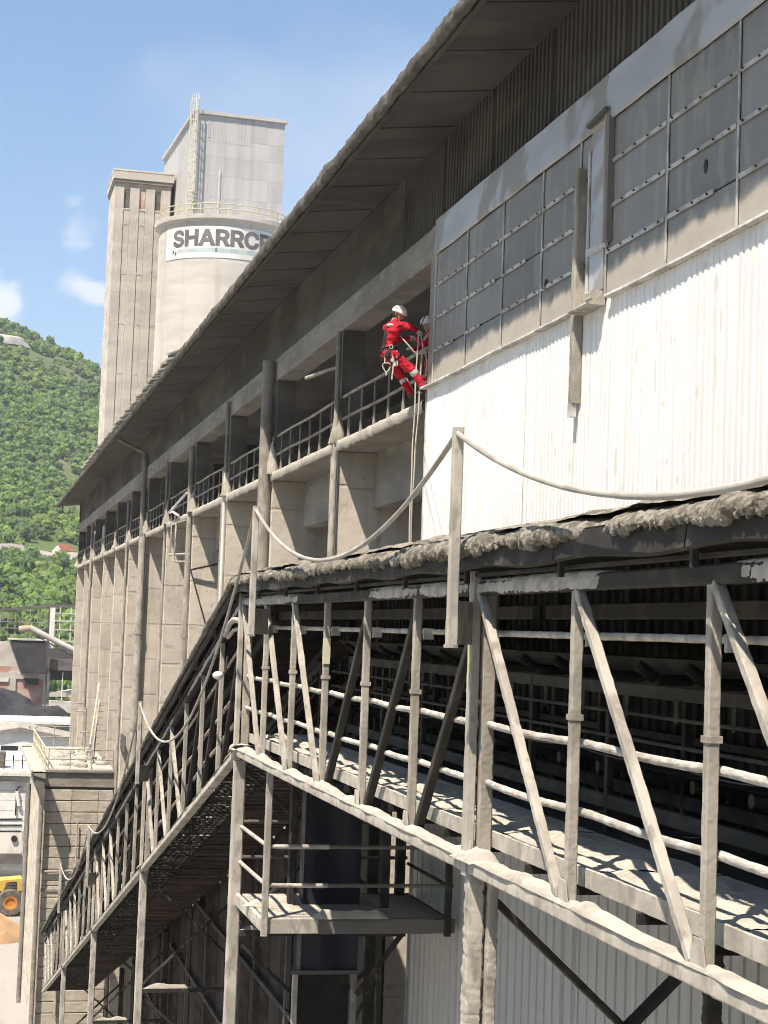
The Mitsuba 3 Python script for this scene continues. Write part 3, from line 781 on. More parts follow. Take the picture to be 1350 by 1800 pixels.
            m = MB()
            for yc in np.linspace(a, b, 12)[:-1]:
                for xg in np.arange(GX + .12, GX + .95 - .4 * rng.random(), .09):
                    if rng.random() < .38:
                        w_ = .03 + .07 * rng.random()
                        m.bar(P(xg, yc, -2.035), P(xg + w_, yc + .02 * rng.random(), -2.035 - .01 * rng.random()), .02, .012 + .02 * rng.random())
            k_ = m.build('dust_crumbs', 'mat_helmet', key); tag(k_, None, kind='stuff')  # dust crumbs in white, standing for specks of sunlight under the grating
        # back wall of dark corrugated sheets and its far rails
        if near:
            V = corrugated(min(a, b), max(a, b) + .01, -1.9, .9, GB + .08, .26, .04, 3, .02, int(a))
        else:
            V = corrugated(min(a, b), max(a, b) + .01, -1.9, .9, GB + .08, .3, .04, 2)
        V[..., 2] += zf(V[..., 1])
        MB().grid(V).build('back_sheet', 'mat_dark_steel' if near else 'mat_rust_board', key)
        rb(key, 'far_post', 'mat_bare_steel', P(GB, b, -1.9), P(GB, b, .9), .12, .12, up=(0, 1, 0), step=.3, amp=.004)
        if near or True:
            for z in (-.30, -.95):
                br(key, 'far_rail', 'mat_bare_steel', P(GB - .05, a, z), P(GB - .05, b, z), .05, .07)
    # diagonals: the half of each panel next to its far column falls towards the camera, the other half leans back
    for c0, c1 in zip(columns[:-1], columns[1:]):
        mid = [y for y in nodes if c1 - .2 <= y <= c0 + .2]
        h = len(mid) // 2
        for i in range(len(mid) - 1):
            a, b = mid[i], mid[i + 1]
            if i < h:
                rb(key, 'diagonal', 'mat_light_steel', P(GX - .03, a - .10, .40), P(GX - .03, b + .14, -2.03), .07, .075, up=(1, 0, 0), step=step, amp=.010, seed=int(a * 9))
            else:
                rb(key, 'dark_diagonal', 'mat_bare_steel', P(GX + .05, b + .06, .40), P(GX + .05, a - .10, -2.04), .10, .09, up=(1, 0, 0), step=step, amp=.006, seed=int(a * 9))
    # frost of dust on the top chord, dust crust on the roof edge
    ys = np.arange(lo, hi + .05, .035 if near else .10)
    fr = crust(ys, [(GX + .05, .53), (GX, .555), (GX - .055, .535), (GX - .072, .49), (GX - .070, .435), (GX - .058, .41)], .035, 91, fy=22, drip=.015, dripf=16, dens=[0, 0, 0, .3, 1, 1], zoff=zf,
               cover=lambda y: np.clip((meshkit.fbm(np.stack([y * 0 + 2, y * .22, y * 0], -1), 2, 6) - .40) * 9, 0, 1))
    MB().grid(fr).build('chord_frost', 'mat_frost_dust', key, smooth=60)
    bare = (lambda y: 1 - .42 * np.exp(-((y - 12.4) / .5) ** 2)) if near else None
    ys = np.concatenate([np.arange(lo, 7.5, .06), np.arange(7.5, 21, .014), np.arange(21, hi + .05, .022)]) if near else np.arange(lo, hi + .05, .09)
    prof = [(5.9, .99), (5.4, 1.00), (5.0, .995), (4.75, .98), (4.60, .955), (4.50, .92), (4.44, .88), (4.41, .84), (4.41, .80), (4.43, .77), (4.46, .765), (4.50, .79), (4.54, .83)]
    sh = crust(ys, prof, .075 if near else .035, 17, fy=9 if near else 4, drip=.055 if near else .03, dripf=19 if near else 5, fur=.055 if near else 0, dens=[0, 0, 0, 0, .05, .15, .4, .8, 1, 1, 1, .7, 0], cover=bare, zoff=zf)
    k = MB().grid(sh).build('roof_dust', 'mat_shaggy_dust', key, smooth=65)
    if near: tag(k, 'shaggy overhanging crust of cement dust along the roof edge')
    tops = crust(ys[::3], [(6.6, .99), (5.9, 1.005), (5.4, 1.025), (5.0, 1.03), (4.75, 1.02), (4.62, .995), (4.54, .955)], .05, 18, fy=3, zoff=zf)
    MB().grid(tops).build('roof_dust_top', 'mat_shaggy_dust', key, smooth=60)


level = thing('conveyor_gallery', 'level steel truss conveyor gallery caked in cement dust, nearest the camera', 'conveyor gallery')
build_gallery(level, NODE, [30.3, 15.9, 1.4], lambda y: y * 0.0, True)
incl = thing('conveyor_gallery', 'sloping steel truss conveyor gallery coming down to the small block building', 'conveyor gallery')
INODE = [90.3 - 2.5 * k for k in range(25)]
build_gallery(incl, INODE, [90.3, 75.3, 60.3, 45.3, 30.3], lambda y: SL * (y - 30.3), False)

# legs and cross bracing of the galleries
def trestle(parent, y, z, w, crusty=False):
    for x in (GX + .02, GB):
        k = rb(parent, 'leg', 'mat_light_steel' if x < 5 else 'mat_bare_steel', (x, y, GROUND), (x, y, z), w, w, up=(0, 1, 0), step=.03 if crusty else .12, amp=.03 if crusty else .008, seed=int(y), freq=26 if crusty else 14)
    if crusty:
        rb(parent, 'leg', 'mat_dusty_steel', (GX + .16, y - .03, GROUND), (GX + .17, y - .03, z + .02), .09, .2, up=(0, 1, 0), step=.03, amp=.028, seed=8, freq=28)
    hgt = 2.05
    zz = z - .12
    while zz - hgt > max(GROUND, z - 9):
        rb(parent, 'cross_brace', 'mat_bare_steel', (GX + .1, y + .04, zz), (GB - .05, y + .04, zz - hgt), .06, .19 if crusty else .10, up=(0, 1, 0), amp=.012 if crusty else .006)
        rb(parent, 'cross_brace', 'mat_bare_steel', (GX + .1, y - .05, zz - hgt - .6), (GB - .05, y - .05, zz - .5), .06, .19 if crusty else .10, up=(0, 1, 0), amp=.006)
        br(parent, 'cross_beam', 'mat_bare_steel', (GX + .1, y, zz - hgt - .75), (GB, y, zz - hgt - .75), .16, .10)
        MB().grid(heap((GX + .12, y, zz - hgt - .7), (GX + 1.35, y, zz - hgt - .7), .18, .09, int(y), .06, .2)).build('beam_dust', 'mat_dust', parent, smooth=50)
        zz -= hgt + .9


trestle(level, 15.9, -2.2, .15, True)
trestle(level, 30.3, -2.25, .20)
trestle(level, 1.4, -2.2, .2)
for y in (45.3, 60.3, 75.3):
    trestle(incl, y, -2.2 + SL * (y - 30.3), .19)

# the belt conveyor inside: stringers, idlers, belt
def belt(zf, y0, y1, near, label):
    c = thing('belt_conveyor', label, 'conveyor')
    P = lambda x, y, z: (x, y, z + zf(y))
    Y = np.arange(y0, y1 + .01, 2.4 if near else 5.0)
    for x in (6.2, 7.0):
        for nm, z, h in (('stringer', -1.55, .13), ('upper_stringer', -.44, .12)):
            for a, b in zip(Y[:-1], Y[1:]):
                rb(c, nm, 'mat_dim_steel' if near else 'mat_bare_steel', P(x, a + .005, z), P(x, b - .005, z), .06, h, step=.1 if near else .4, amp=.008)
    for y in Y:
        rb(c, 'leg', 'mat_bare_steel', P(6.2, y, -1.85), P(6.2, y, -.4), .07, .09, up=(0, 1, 0), step=.2, amp=.004)
        rb(c, 'leg', 'mat_bare_steel', P(7.0, y, -1.85), P(7.0, y, -.4), .07, .09, up=(0, 1, 0), step=.2, amp=.004)
    for z in (-.66, -.90):
        tb(c, 'pull_rod', 'mat_dim_steel', [P(6.14, y, z) for y in np.arange(y0, y1, 1.2)], .018, 6)
    tb(c, 'pull_cord', 'mat_concrete_dark', [P(5.95, y, -1.02 - .05 * math.sin((y % 2.4) / 2.4 * math.pi)) for y in np.arange(y0, y1, .3)], .006, 5)
    for y in np.arange(y0 + .6, y1, 1.2 if near else 2.5):
        tb(c, 'idler', 'mat_bare_steel', [P(6.3, y, -1.25), P(6.92, y, -1.25)], .06, 10)
        m = MB().tube([P(6.22, y, -.2), P(6.42, y, -.33)], .055, 9).tube([P(6.45, y, -.34), P(6.77, y, -.34)], .055, 9).tube([P(6.8, y, -.33), P(7.0, y, -.2)], .055, 9)
        m.build('trough_idler', 'mat_bare_steel', c)
        MB().prism([(-.05, 0), (.05, 0), (.025, -.2), (-.025, -.2)], 0, 6.13, 6.15).build('hanger', 'mat_bare_steel', c)
        k = [q for q in scene if q.startswith(c + '__hanger')][-1]
        scene[k]['to_world'] = T4().translate([0, float(y), float(-.5 + zf(y))])
    yy = np.arange(y0, y1, .5)
    V = np.array([[P(x, y, z) for x, z in ((6.2, -.13), (6.42, -.27), (6.6, -.28), (6.78, -.27), (7.0, -.13))] for y in yy])
    MB().grid(V).build('carrying_belt', 'mat_belt', c)
    MB().grid(np.array([[P(x, y, -1.18) for x in (6.3, 6.9)] for y in yy])).build('return_belt', 'mat_belt', c)
    return c


belt(lambda y: y * 0.0, 2.0, 30.0, True, 'dark belt conveyor with rollers inside the level gallery')
belt(lambda y: SL * (y - 30.3), 30.8, 88, False, 'dark belt conveyor inside the sloping gallery')

# cable posts and the thick drooping cable
CPX = 4.30                                        # the posts stand clear of the roof edge


def cable_post(y, zb, zt, label, dz=0.0, bracket=.42):
    c = thing('cable_post', label, 'post', 'posts carrying the slack cable')
    rb(c, 'pole', 'mat_light_steel', (CPX, y, zb), (CPX, y, zt), .095, .085, up=(0, 1, 0), step=.1, amp=.004)
    br(c, 'bracket', 'mat_light_steel', (CPX + .03, y + .07, zb + .22), (GX - .08, y + bracket, zb + .22), .02, .40)
    bx(c, 'bracket_plate', 'mat_dusty_steel', CPX - .05, CPX + .05, y - .05, y + .08, zb - .012, zb + .02)
    return c


posts = [(3.8, 1.92), (15.47, 1.91), (27.0, 1.91), (43.8, -1.86), (59.0, -6.58), (73.8, -9.78)]
txt = ['pale steel cable post nearest the camera, out of view to the right', 'tall pale steel cable post bolted to the level gallery in front of the white wall', 'pale steel cable post at the bend where the gallery starts to slope', 'cable post on the upper third of the sloping gallery', 'cable post halfway down the sloping gallery', 'cable post near the foot of the sloping gallery']
for (y, z), t in zip(posts, txt):
    cable_post(y, z - 2.0, z, t)
cab = thing('slack_cable', 'thick slack cable drooping from post to post along the galleries', 'cable')
sag = [.94, .97, 2.05, 1.26, 1.1]
for i in range(len(posts) - 1):
    (ya, za), (yb, zb) = posts[i], posts[i + 1]
    t = np.linspace(0, 1, 48)
    xs = CPX - .01 + (.02 * np.sin(math.pi * t))
    p = np.stack([xs, ya + (yb - ya) * t, za - .05 + (zb - za) * t - 4 * sag[i] * t * (1 - t)], -1)
    tb(cab, 'span', 'mat_cable', p, .025, 9, amp=.010, seed=i)

# ---------------------------------------------------------------- service platform below the bend
pf = thing('service_platform', 'small railed steel service platform hung under the level gallery at the bend', 'platform')
for x0, x1 in ((4.82, 5.85), (5.86, 6.85), (6.86, 7.72)):
    bx(pf, 'deck_plate', 'mat_dusty_steel' if x0 < 5 else 'mat_concrete_dark', x0, x1, 27.55, 30.1, -4.52, -4.49)
rb(pf, 'front_beam', 'mat_light_steel', (4.74, 27.5, -4.60), (5.62, 27.5, -4.60), .07, .23, amp=.006)
rb(pf, 'front_beam', 'mat_concrete_dark', (5.62, 27.5, -4.61), (7.85, 27.5, -4.61), .07, .22, amp=.006)
rb(pf, 'side_beam', 'mat_light_steel', (4.76, 27.5, -4.60), (4.76, 30.3, -4.60), .07, .2, amp=.006)
rb(pf, 'side_beam', 'mat_bare_steel', (7.76, 27.5, -4.60), (7.76, 30.3, -4.60), .07, .2, amp=.006)
rb(pf, 'back_beam', 'mat_bare_steel', (4.76, 30.2, -4.60), (7.76, 30.2, -4.60), .07, .2, amp=.006)
rb(pf, 'hanger_post', 'mat_dusty_steel', (4.76, 27.44, -4.74), (4.76, 27.44, -2.15), .10, .10, up=(0, 1, 0), amp=.006)
rb(pf, 'hanger_post', 'mat_bare_steel', (5.42, 28.8, -4.5), (5.42, 28.8, -2.0), .12, .12, up=(0, 1, 0), amp=.006)
rb(pf, 'railing_post', 'mat_bare_steel', (7.72, 27.46, -4.76), (7.72, 27.46, -3.35), .10, .10, up=(0, 1, 0), amp=.006)
rb(pf, 'railing_post', 'mat_bare_steel', (7.55, 30.0, -4.5), (7.55, 30.0, -2.0), .16, .16, up=(0, 1, 0), amp=.006)
rb(pf, 'railing_post', 'mat_bare_steel', (6.95, 28.6, -4.5), (6.95, 28.6, -2.0), .14, .10, up=(0, 1, 0), amp=.006)
for z in (-3.37, -3.97):
    tb(pf, 'rail', 'mat_light_steel', [(4.78, y, z) for y in np.linspace(30.2, 27.5, 12)], .032, 8, amp=.012)
    tb(pf, 'rail', 'mat_frost_dust', [(x, 27.47, z) for x in np.linspace(4.78, 5.75, 10)], .034, 8, amp=.02)
    tb(pf, 'rail', 'mat_concrete_dark', [(x, 27.47, z) for x in np.linspace(5.75, 7.8, 14)], .03, 8, amp=.006)
    tb(pf, 'rail', 'mat_bare_steel', [(7.72, y, z) for y in np.linspace(27.5, 30.1, 8)], .03, 8)
    tb(pf, 'rail', 'mat_concrete_dark', [(x, 30.1, z + .1) for x in np.linspace(4.8, 7.7, 14)], .03, 8)
MB().grid(heap((5.55, 27.56, -4.49), (6.75, 27.56, -4.49), .22, .16, 12, .05, .25)).build('deck_dust', 'mat_dust', pf, smooth=50)
MB().grid(heap((4.95, 28.6, -4.49), (5.5, 29.6, -4.49), .8, .05, 13, .06, .2)).build('deck_dust', 'mat_dust', pf, smooth=50)

ch = thing('rubber_chute', 'dark navy rubber curtain chute hanging behind the service platform', 'chute')
for j in range(5):
    x0 = 5.66 + .19 * j
    V = np.array([[(x, 28.95 + .03 * math.sin(x * 9 + z) + .012 * (j % 2), z) for x in np.linspace(x0, x0 + .188, 6)] for z in np.linspace(-2.1, -5.6, 14)])
    MB().grid(V).build('strip', 'mat_navy_rubber', ch, smooth=True)
bx(ch, 'back', 'mat_navy_rubber', 5.66, 6.6, 29.3, 29.36, -5.55, -2.1)
for x in (5.66, 6.58):
    bx(ch, 'side', 'mat_navy_rubber', x, x + .03, 29.0, 29.3, -5.55, -2.1)
bx(ch, 'bottom_bar', 'mat_concrete_dark', 5.5, 6.62, 28.88, 28.93, -5.62, -5.56)

sf = thing('transfer_frame', 'dark steel frame with sheet panels standing below the rubber chute', 'steel frame')
for x, m in ((5.62, 'mat_light_steel'), (6.62, 'mat_concrete_grey'), (7.05, 'mat_bare_steel')):
    rb(sf, 'post', m, (x, 29.2, GROUND), (x, 29.2, -5.66), .09, .09, up=(0, 1, 0), step=.2, amp=.004)
bx(sf, 'panel', 'mat_dark_steel', 5.68, 6.56, 29.3, 29.34, GROUND, -5.7)
br(sf, 'brace', 'mat_bare_steel', (5.7, 29.24, -8.2), (7.0, 29.24, -5.8), .05, .06)
br(sf, 'brace', 'mat_bare_steel', (6.65, 29.1, -6.0), (7.4, 29.1, -5.0), .06, .08)
br(sf, 'cross_beam', 'mat_bare_steel', (6.2, 29.1, -4.98), (7.45, 29.1, -4.98), .09, .12)

# small things at the bend: a round white lamp, a pipe elbow, worn paint patches on the posts
lp = thing('round_lamp', 'round white bulkhead lamp at the bend of the gallery', 'lamp')
MB().add(*(lambda m: (m.vertices * A(1, 1, .75) + A(4.56, 32.3, -.86), m.faces))(trimesh.creation.icosphere(3, .10))).build('shade', 'mat_helmet', lp, smooth=True)
tb(lp, 'bracket', 'mat_bare_steel', [(4.56, 32.3, -.86), (4.7, 32.3, -.8), (4.72, 32.3, -.5)], .02, 6)
tb(level, 'pipe_elbow', 'mat_light_steel', [(4.62, 31.9, -.12), (4.60, 31.3, .10), (4.60, 30.8, .16), (4.64, 30.35, .14)], .05, 8, amp=.02)
tb(level, 'pipe_elbow', 'mat_light_steel', [(4.66, 30.3, .02), (4.66, 31.2, -.02), (4.66, 31.9, -.16)], .035, 8)
for y, z0, z1 in ((23.1, -.42, -.08), (15.95, -.45, .0)):
    bx(level, 'worn_paint', 'mat_pale_yellow', GX - .118 if y < 20 else GX - .06, GX - .02 if y < 20 else GX + .04, y - .085 if y < 20 else y - .062, y - .06 if y < 20 else y - .04, z0, z1)
# ---------------------------------------------------------------- silo with its head house, and the stair tower
CX, CYC, CR = 25.4, 190.0, 6.98
silo = thing('silo', 'huge round concrete silo with a white lettered banner below its rim', 'silo')
g = np.linspace(0, 2 * math.pi, 97)
zz = np.concatenate([np.arange(GROUND, 43, 1.25), [43.1]])
V = np.array([[(CX + CR * math.sin(t), CYC - CR * math.cos(t), z) for t in g] for z in zz])
MB().grid(V).build('shaft', 'mat_silo', silo, smooth=True)
rim = [(CR - .02, 42.85), (CR + .30, 43.05), (CR + .46, 43.15), (CR + .46, 43.62), (CR + .38, 43.64), (CR - 1, 43.64)]
V = np.array([[(CX + r * math.sin(t), CYC - r * math.cos(t), z) for r, z in rim] for t in g])
MB().grid(V).build('rim', 'mat_silo', silo, smooth=30)
MB().add(*(lambda m: (m.vertices + A(CX, CYC, 43.6), m.faces))(trimesh.creation.cylinder(radius=CR + .3, height=.06, sections=64))).build('top_deck', 'mat_concrete_grey', silo)


def arc_panel(a0, a1, z0, z1, r, n=40):
    t = np.radians(np.linspace(a0, a1, n))
    return np.array([[(CX + q * math.sin(x), CYC - q * math.cos(x), z) for q, z in ((r - .03, z0), (r, z0), (r, z1), (r - .03, z1))] for x in t])


sign = thing('banner_sign', 'curved white banner with big dark lettering wrapped round the silo', 'sign')
edges = [-66, -33, 0, 33, 66]
for a, b in zip(edges[:-1], edges[1:]):
    MB().grid(arc_panel(a, b - .06, 38.98, 42.35, CR + .07)).build('panel', 'mat_sign_white', sign, smooth=30)
lt = meshkit.text_mesh('SHARRCEM', 1.60, .03, bold=True)
w = lt.bounds[1][0] - lt.bounds[0][0]
from shapely.geometry import Polygon as SP
from shapely.ops import unary_union
tv = np.array(lt.vertices); top = lt.bounds[1][2]
flat = unary_union([SP(tv[t][:, :2]).buffer(.001) for t in lt.faces if (tv[t][:, 2] > top - 1e-4).all()]).buffer(.062, join_style=2)
x_min = flat.bounds[0]; w = flat.bounds[2] - x_min
# heavy extended letters, each wrapped onto the round wall
for g_ in sorted(flat.geoms, key=lambda q: q.bounds[0]):
    b = trimesh.creation.extrude_polygon(g_, .03, engine='earcut').subdivide_to_size(.4)
    v = np.array(b.vertices)
    th = np.radians(-55.8 + (v[:, 0] - x_min) / w * 109.5)
    r = CR + .075 + v[:, 2]
    MB().add(np.stack([CX + r * np.sin(th), CYC - r * np.cos(th), 40.32 + v[:, 1]], -1), b.faces).build('letter', 'mat_sign_letter', sign)
for a, b, z0, z1 in ((-50, -14, 39.55, 39.98), (-12.5, 64, 39.50, 40.0)):
    MB().grid(arc_panel(a, b, z0, z1, CR + .082)).build('teal_stripe', 'mat_sign_teal', sign, smooth=30)
for a, b, z0, z1 in ((-56.5, -54.5, 39.55, 39.9), (-56.2, -55.8, 39.2, 39.9), (-53.6, -51.6, 39.35, 39.75), (-14.2, -12.2, 39.55, 40.05)):
    MB().grid(arc_panel(a, b, z0, z1, CR + .084, 4)).build('small_mark', 'mat_sign_letter', sign)

rail = thing('rim_railing', 'pale yellow railing round the top of the silo', 'railing')
for z in (44.15, 44.72):
    t = np.radians(np.linspace(-88, 60, 70))
    tb(rail, 'rail', 'mat_pale_yellow', np.stack([CX + (CR + .32) * np.sin(t), CYC - (CR + .32) * np.cos(t), t * 0 + z], -1), .06, 6)
for a in range(-88, 61, 12):
    t = math.radians(a); x, y = CX + (CR + .32) * math.sin(t), CYC - (CR + .32) * math.cos(t)
    tb(rail, 'post', 'mat_pale_yellow', [(x, y, 43.6), (x, y, 44.74)], .055, 6)

RZ = math.radians(3.1)
def rot(x, y, ox=21.25, oy=185.0):
    return (ox + x * math.cos(RZ) - y * math.sin(RZ), oy + x * math.sin(RZ) + y * math.cos(RZ))


head = thing('head_house', 'tall light grey sheet metal head house standing on top of the silo', 'building')
W_, D_, ZB, ZT = 9.75, 20.5, 43.6, 54.75


def face_panel(u0, u1, z0, z1, side, prof, mat, name='wall_sheet'):
    """one sheet on the front (side 0) or left face (side 1) of the head house"""
    n = max(2, int((u1 - u0) / .15)) if prof > .05 else 2
    us = np.repeat(np.linspace(u0, u1, n), 2)
    dep = prof * (((np.arange(2 * n) + 1) // 2) % 2) if prof > .05 else np.full(2 * n, prof)
    V = []
    for u, d in zip(us, dep):
        x, y = rot(u, -d) if side == 0 else rot(-d, u)
        V.append([(x, y, z0), (x, y, z1)])
    MB().grid(np.array(V)).build(name, mat, head)


rows = [ZB, 45.9, 48.2, 50.3, 52.2, ZT - .02]
for i in range(5):
    us = [0, 1.6, 3.25, 4.9, 6.5, 8.1, W_]
    for j in range(6):
        face_panel(us[j], us[j + 1] - .006, rows[i], rows[i + 1] - .012, 0, .02, 'mat_head_sheet_%d' % int(rng.choice([0, 0, 1])))
    for j in range(8):
        face_panel(D_ * j / 8, D_ * (j + 1) / 8 - .006, rows[i], rows[i + 1] - .012, 1, .02, 'mat_head_sheet_0')
face_panel(1.35, 1.95, 52.3, 54.3, 0, .06, 'mat_head_sheet_2', 'patch_sheet')
face_panel(1.97, 6.15, 51.85, 54.3, 0, .06, 'mat_head_sheet_0', 'ribbed_louvre')
face_panel(6.2, 7.9, 52.2, 54.4, 0, .04, 'mat_head_sheet_2', 'patch_sheet')
face_panel(8.45, 9.1, 43.65, 47.6, 0, .05, 'mat_head_sheet_2', 'door')
c = [rot(.03, .03), rot(W_, .03), rot(W_, D_), rot(.03, D_)]
m = trimesh.creation.extrude_polygon(__import__('shapely.geometry', fromlist=['Polygon']).Polygon(c), ZT - ZB - .05, engine='earcut')
MB().add(m.vertices + A(0, 0, ZB), m.faces).build('core', 'mat_head_sheet_1', head)
for (a, b) in (((-.15, -.15), (W_ + .3, -.15)), ((-.15, -.15), (-.15, D_ + .2))):
    p, q = rot(*a), rot(*b)
    br(head, 'roof_edge', 'mat_head_sheet_0', (*p, ZT + .16), (*q, ZT + .16), .34, .36)
m = trimesh.creation.extrude_polygon(__import__('shapely.geometry', fromlist=['Polygon']).Polygon([rot(-.1, -.1), rot(W_ + .2, -.1), rot(W_ + .2, D_), rot(-.1, D_)]), .2, engine='earcut')
MB().add(m.vertices + A(0, 0, ZT), m.faces).build('roof', 'mat_head_sheet_1', head)
for x, z0, z1 in ((2.72, 43.7, 49.2),):
    p = rot(x, -.3); tb(head, 'aerial', 'mat_white_paint', [(*p, z0), (*p, z1)], .04, 5)

lad = thing('caged_ladder', 'pale yellow caged ladder up the corner of the head house', 'ladder')
lx = -.35
for dx in (-.32, .32):
    p = rot(lx + dx, -.55); tb(lad, 'stile', 'mat_pale_yellow', [(*p, 43.65), (*p, 56.0)], .07, 6)
for z in np.arange(43.9, 55.8, .42):
    p, q = rot(lx - .32, -.55), rot(lx + .32, -.55); tb(lad, 'rung', 'mat_pale_yellow', [(*p, z), (*q, z)], .04, 5)
for z in np.arange(46, 56.6, 1.1):
    pts = [rot(lx + .42 * math.cos(t) + .12, -.55 - .75 * math.sin(t)) for t in np.linspace(0, math.pi, 9)]
    tb(lad, 'cage_hoop', 'mat_white_paint', [(*p, z) for p in pts], .05, 5)
for t in (.5, 1.1, 1.6, 2.1, 2.7):
    p = rot(lx + .42 * math.cos(t) + .12, -.55 - .75 * math.sin(t)); tb(lad, 'cage_bar', 'mat_white_paint', [(*p, 46), (*p, 56.6)], .035, 5)

tw = thing('stair_tower', 'square brown concrete stair tower with narrow top windows beside the silo', 'tower')
TX0, TX1, TY0, TY1, TZ = 13.86, 20.15, 196.0, 205.0, 49.35
bx(tw, 'wall', 'mat_tower', TX0, TX1, TY0 + .35, TY1, GROUND, TZ)
for j in range(4):                                # proud pilaster strips
    x0 = TX0 + j * 1.72
    bx(tw, 'pilaster', 'mat_tower', x0, x0 + 1.0, TY0, TY0 + .4, GROUND, TZ - .55)
for j in range(3):
    x0 = TX0 + j * 1.72 + 1.03
    bx(tw, 'infill', 'mat_tower', x0 + .05, x0 + .67, TY0 + .1, TY0 + .38, GROUND, TZ - 3.0)
    bx(tw, 'window', 'mat_brick' if j == 1 else 'mat_concrete_dark', x0 + .08, x0 + .62, TY0 + .28, TY0 + .34, TZ - 2.9, TZ - .75)
    bx(tw, 'window_sill', 'mat_silo', x0 + .0, x0 + .7, TY0 + .02, TY0 + .3, TZ - 3.05, TZ - 2.9)
for j in range(3):
    x0 = TX0 + 2.6 + 1.72 * j
    bx(tw, 'lime_streak', 'mat_silo', x0 - .9, x0 - .82, TY0 + .085, TY0 + .11, -20, 20 + 6 * j)
bx(tw, 'cornice', 'mat_concrete_grey', TX0 - .12, TX1 + .1, TY0 - .1, TY1, TZ - .0, TZ + .35)
bx(tw, 'parapet', 'mat_tower', TX0 - .25, TX1 + .2, TY0 - .22, TY1 + .2, TZ + .35, TZ + 1.25)
bx(tw, 'parapet_cap', 'mat_silo', TX0 - .3, TX1 + .25, TY0 - .28, TY1 + .2, TZ + 1.25, TZ + 1.42)
for z in np.arange(-17, 47, 5.6):
    bx(tw, 'floor_band', 'mat_tower', TX0 - .015, TX1 + .01, TY0 + .05, TY0 + .42, z, z + .12)

# ---------------------------------------------------------------- small block building where the gallery lands
tb_ = thing('block_building', 'small block walled building with a dusty railed roof deck at the foot of the slope', 'building')
BX0, BX1, BY0, BY1, BZ = 4.34, 7.93, 93.0, 110.0, -7.62
bx(tb_, 'core', 'mat_blocks_1', BX0 + .1, BX1, BY0 + .12, BY1, GROUND, BZ)
bx(tb_, 'fascia', 'mat_concrete_grey', BX0 + .02, BX1, BY0 - .05, BY1, -8.42, BZ - .002)
bx(tb_, 'shadow_joint', 'mat_dark_gap', BX0 + .04, BX1, BY0 + .06, BY1 - .1, -8.55, -8.421)
r = np.random.default_rng(5)
z = -8.56
row = 0
while z > GROUND + .3:
    h = .585 if row not in (8,) else .25
    x = BX0 + .12
    wds = [1.36, 1.36, 1.0] if row % 2 else [1.36, 1.36, 1.0]
    for w in wds:
        d = .02 * r.random()
        MB().box(x + .012, min(x + w, BX1) - .012, BY0 - d, BY0 + .2, z - h + .02, z - .015, c=.03).build('block', 'mat_blocks_%d' % int(r.integers(2)), tb_)
        x += w
    z -= h; row += 1
for k in range(20):                               # blocks of the left face
    z = -9.1 - .6 * k
    if z < GROUND: break
    for j in range(5):
        y = BY0 + .15 + 3.3 * j
        bx(tb_, 'side_panel', 'mat_blocks_%d' % ((k + j) % 2), BX0 - .02 * r.random(), BX0 + .2, y, y + 3.27, z - .58, z)
bx(tb_, 'pipe_ledge', 'mat_dusty_steel', BX0 + .1, BX1, BY0 - .1, BY0 + .1, -13.75, -13.62)
tb(tb_, 'wall_pipe', 'mat_dusty_steel', [(BX0 + .1, BY0 - .15, -12.75), (5.9, BY0 - .16, -12.7), (6.4, BY0 - .15, -12.78)], .07, 7)
tb(tb_, 'wall_pipe', 'mat_light_steel', [(5.45, BY0 - .2, -20), (5.45, BY0 - .2, -12.4)], .07, 7)
tb(tb_, 'wall_pipe', 'mat_light_steel', [(6.15, BY0 - .2, -16), (6.15, BY0 - .2, -10.2)], .04, 7)
# deck and the walkway hung on its left edge
MB().grid(np.array([[(x, y, -7.56 + .16 * float(meshkit.fbm(A(x, y, 0) * 1.1, 3, 3)) - .05) for x in np.linspace(BX0 - .05, BX1, 16)] for y in np.linspace(BY0 - .02, BY1, 50)])).build('roof_dust', 'mat_dust', tb_, smooth=True)
rb(tb_, 'deck_edge', 'mat_concrete_grey', (BX0 - .1, BY0 - .1, BZ), (BX1, BY0 - .1, BZ), .2, .15, amp=.015)
MB().prism([(3.66, -7.62), (4.36, -7.62), (4.36, -7.9), (3.78, -7.74)], 1, 91.3, 109).build('side_walkway', 'mat_concrete_grey', tb_)
MB().grid(np.array([[(x, y, -7.57 + .05 * float(meshkit.fbm(A(x, y, 0) * 1.1, 3, 3))) for x in np.linspace(3.68, 4.36, 6)] for y in np.linspace(91.3, 109, 40)])).build('walkway_dust', 'mat_dust', tb_, smooth=True)
rb(tb_, 'walkway_kerb', 'mat_light_steel', (3.66, 91.2, -7.55), (3.66, 109, -7.55), .06, .16, amp=.01, step=.3)
MB().prism([(4.30, -8.4), (4.36, -12.0), (4.36, -8.4)], 1, 92.6, 92.9).build('corbel', 'mat_dark_gap', tb_)
MB().prism([(3.7, -7.75), (4.33, -7.75), (4.33, -9.6)], 1, 91.4, 91.6).build('corbel', 'mat_concrete_dark', tb_)
for x, y, z1 in ((3.62, 93.2, -8.3), (4.27, 92.6, -8.9)):
    tb(tb_, 'downpipe', 'mat_concrete_grey', [(x, y, q) for q in np.linspace(-20.9 if y < 93 else -19.4, z1, 20)], .12, 9)
def railing(parent, pts, h, mat, n_in, r=.035, mid=True):
    pts = [np.asarray(p, float) for p in pts]
    for f in ((1.0, .5) if mid else (1.0,)):
        tb(parent, 'rail', mat, [p + A(0, 0, h * f) for p in pts], r, 6)
    for p, q in zip(pts[:-1], pts[1:]):
        for t in np.linspace(0, 1, n_in):
            b = p + (q - p) * t
            tb(parent, 'rail_post', mat, [b, b + A(0, 0, h)], r, 6)


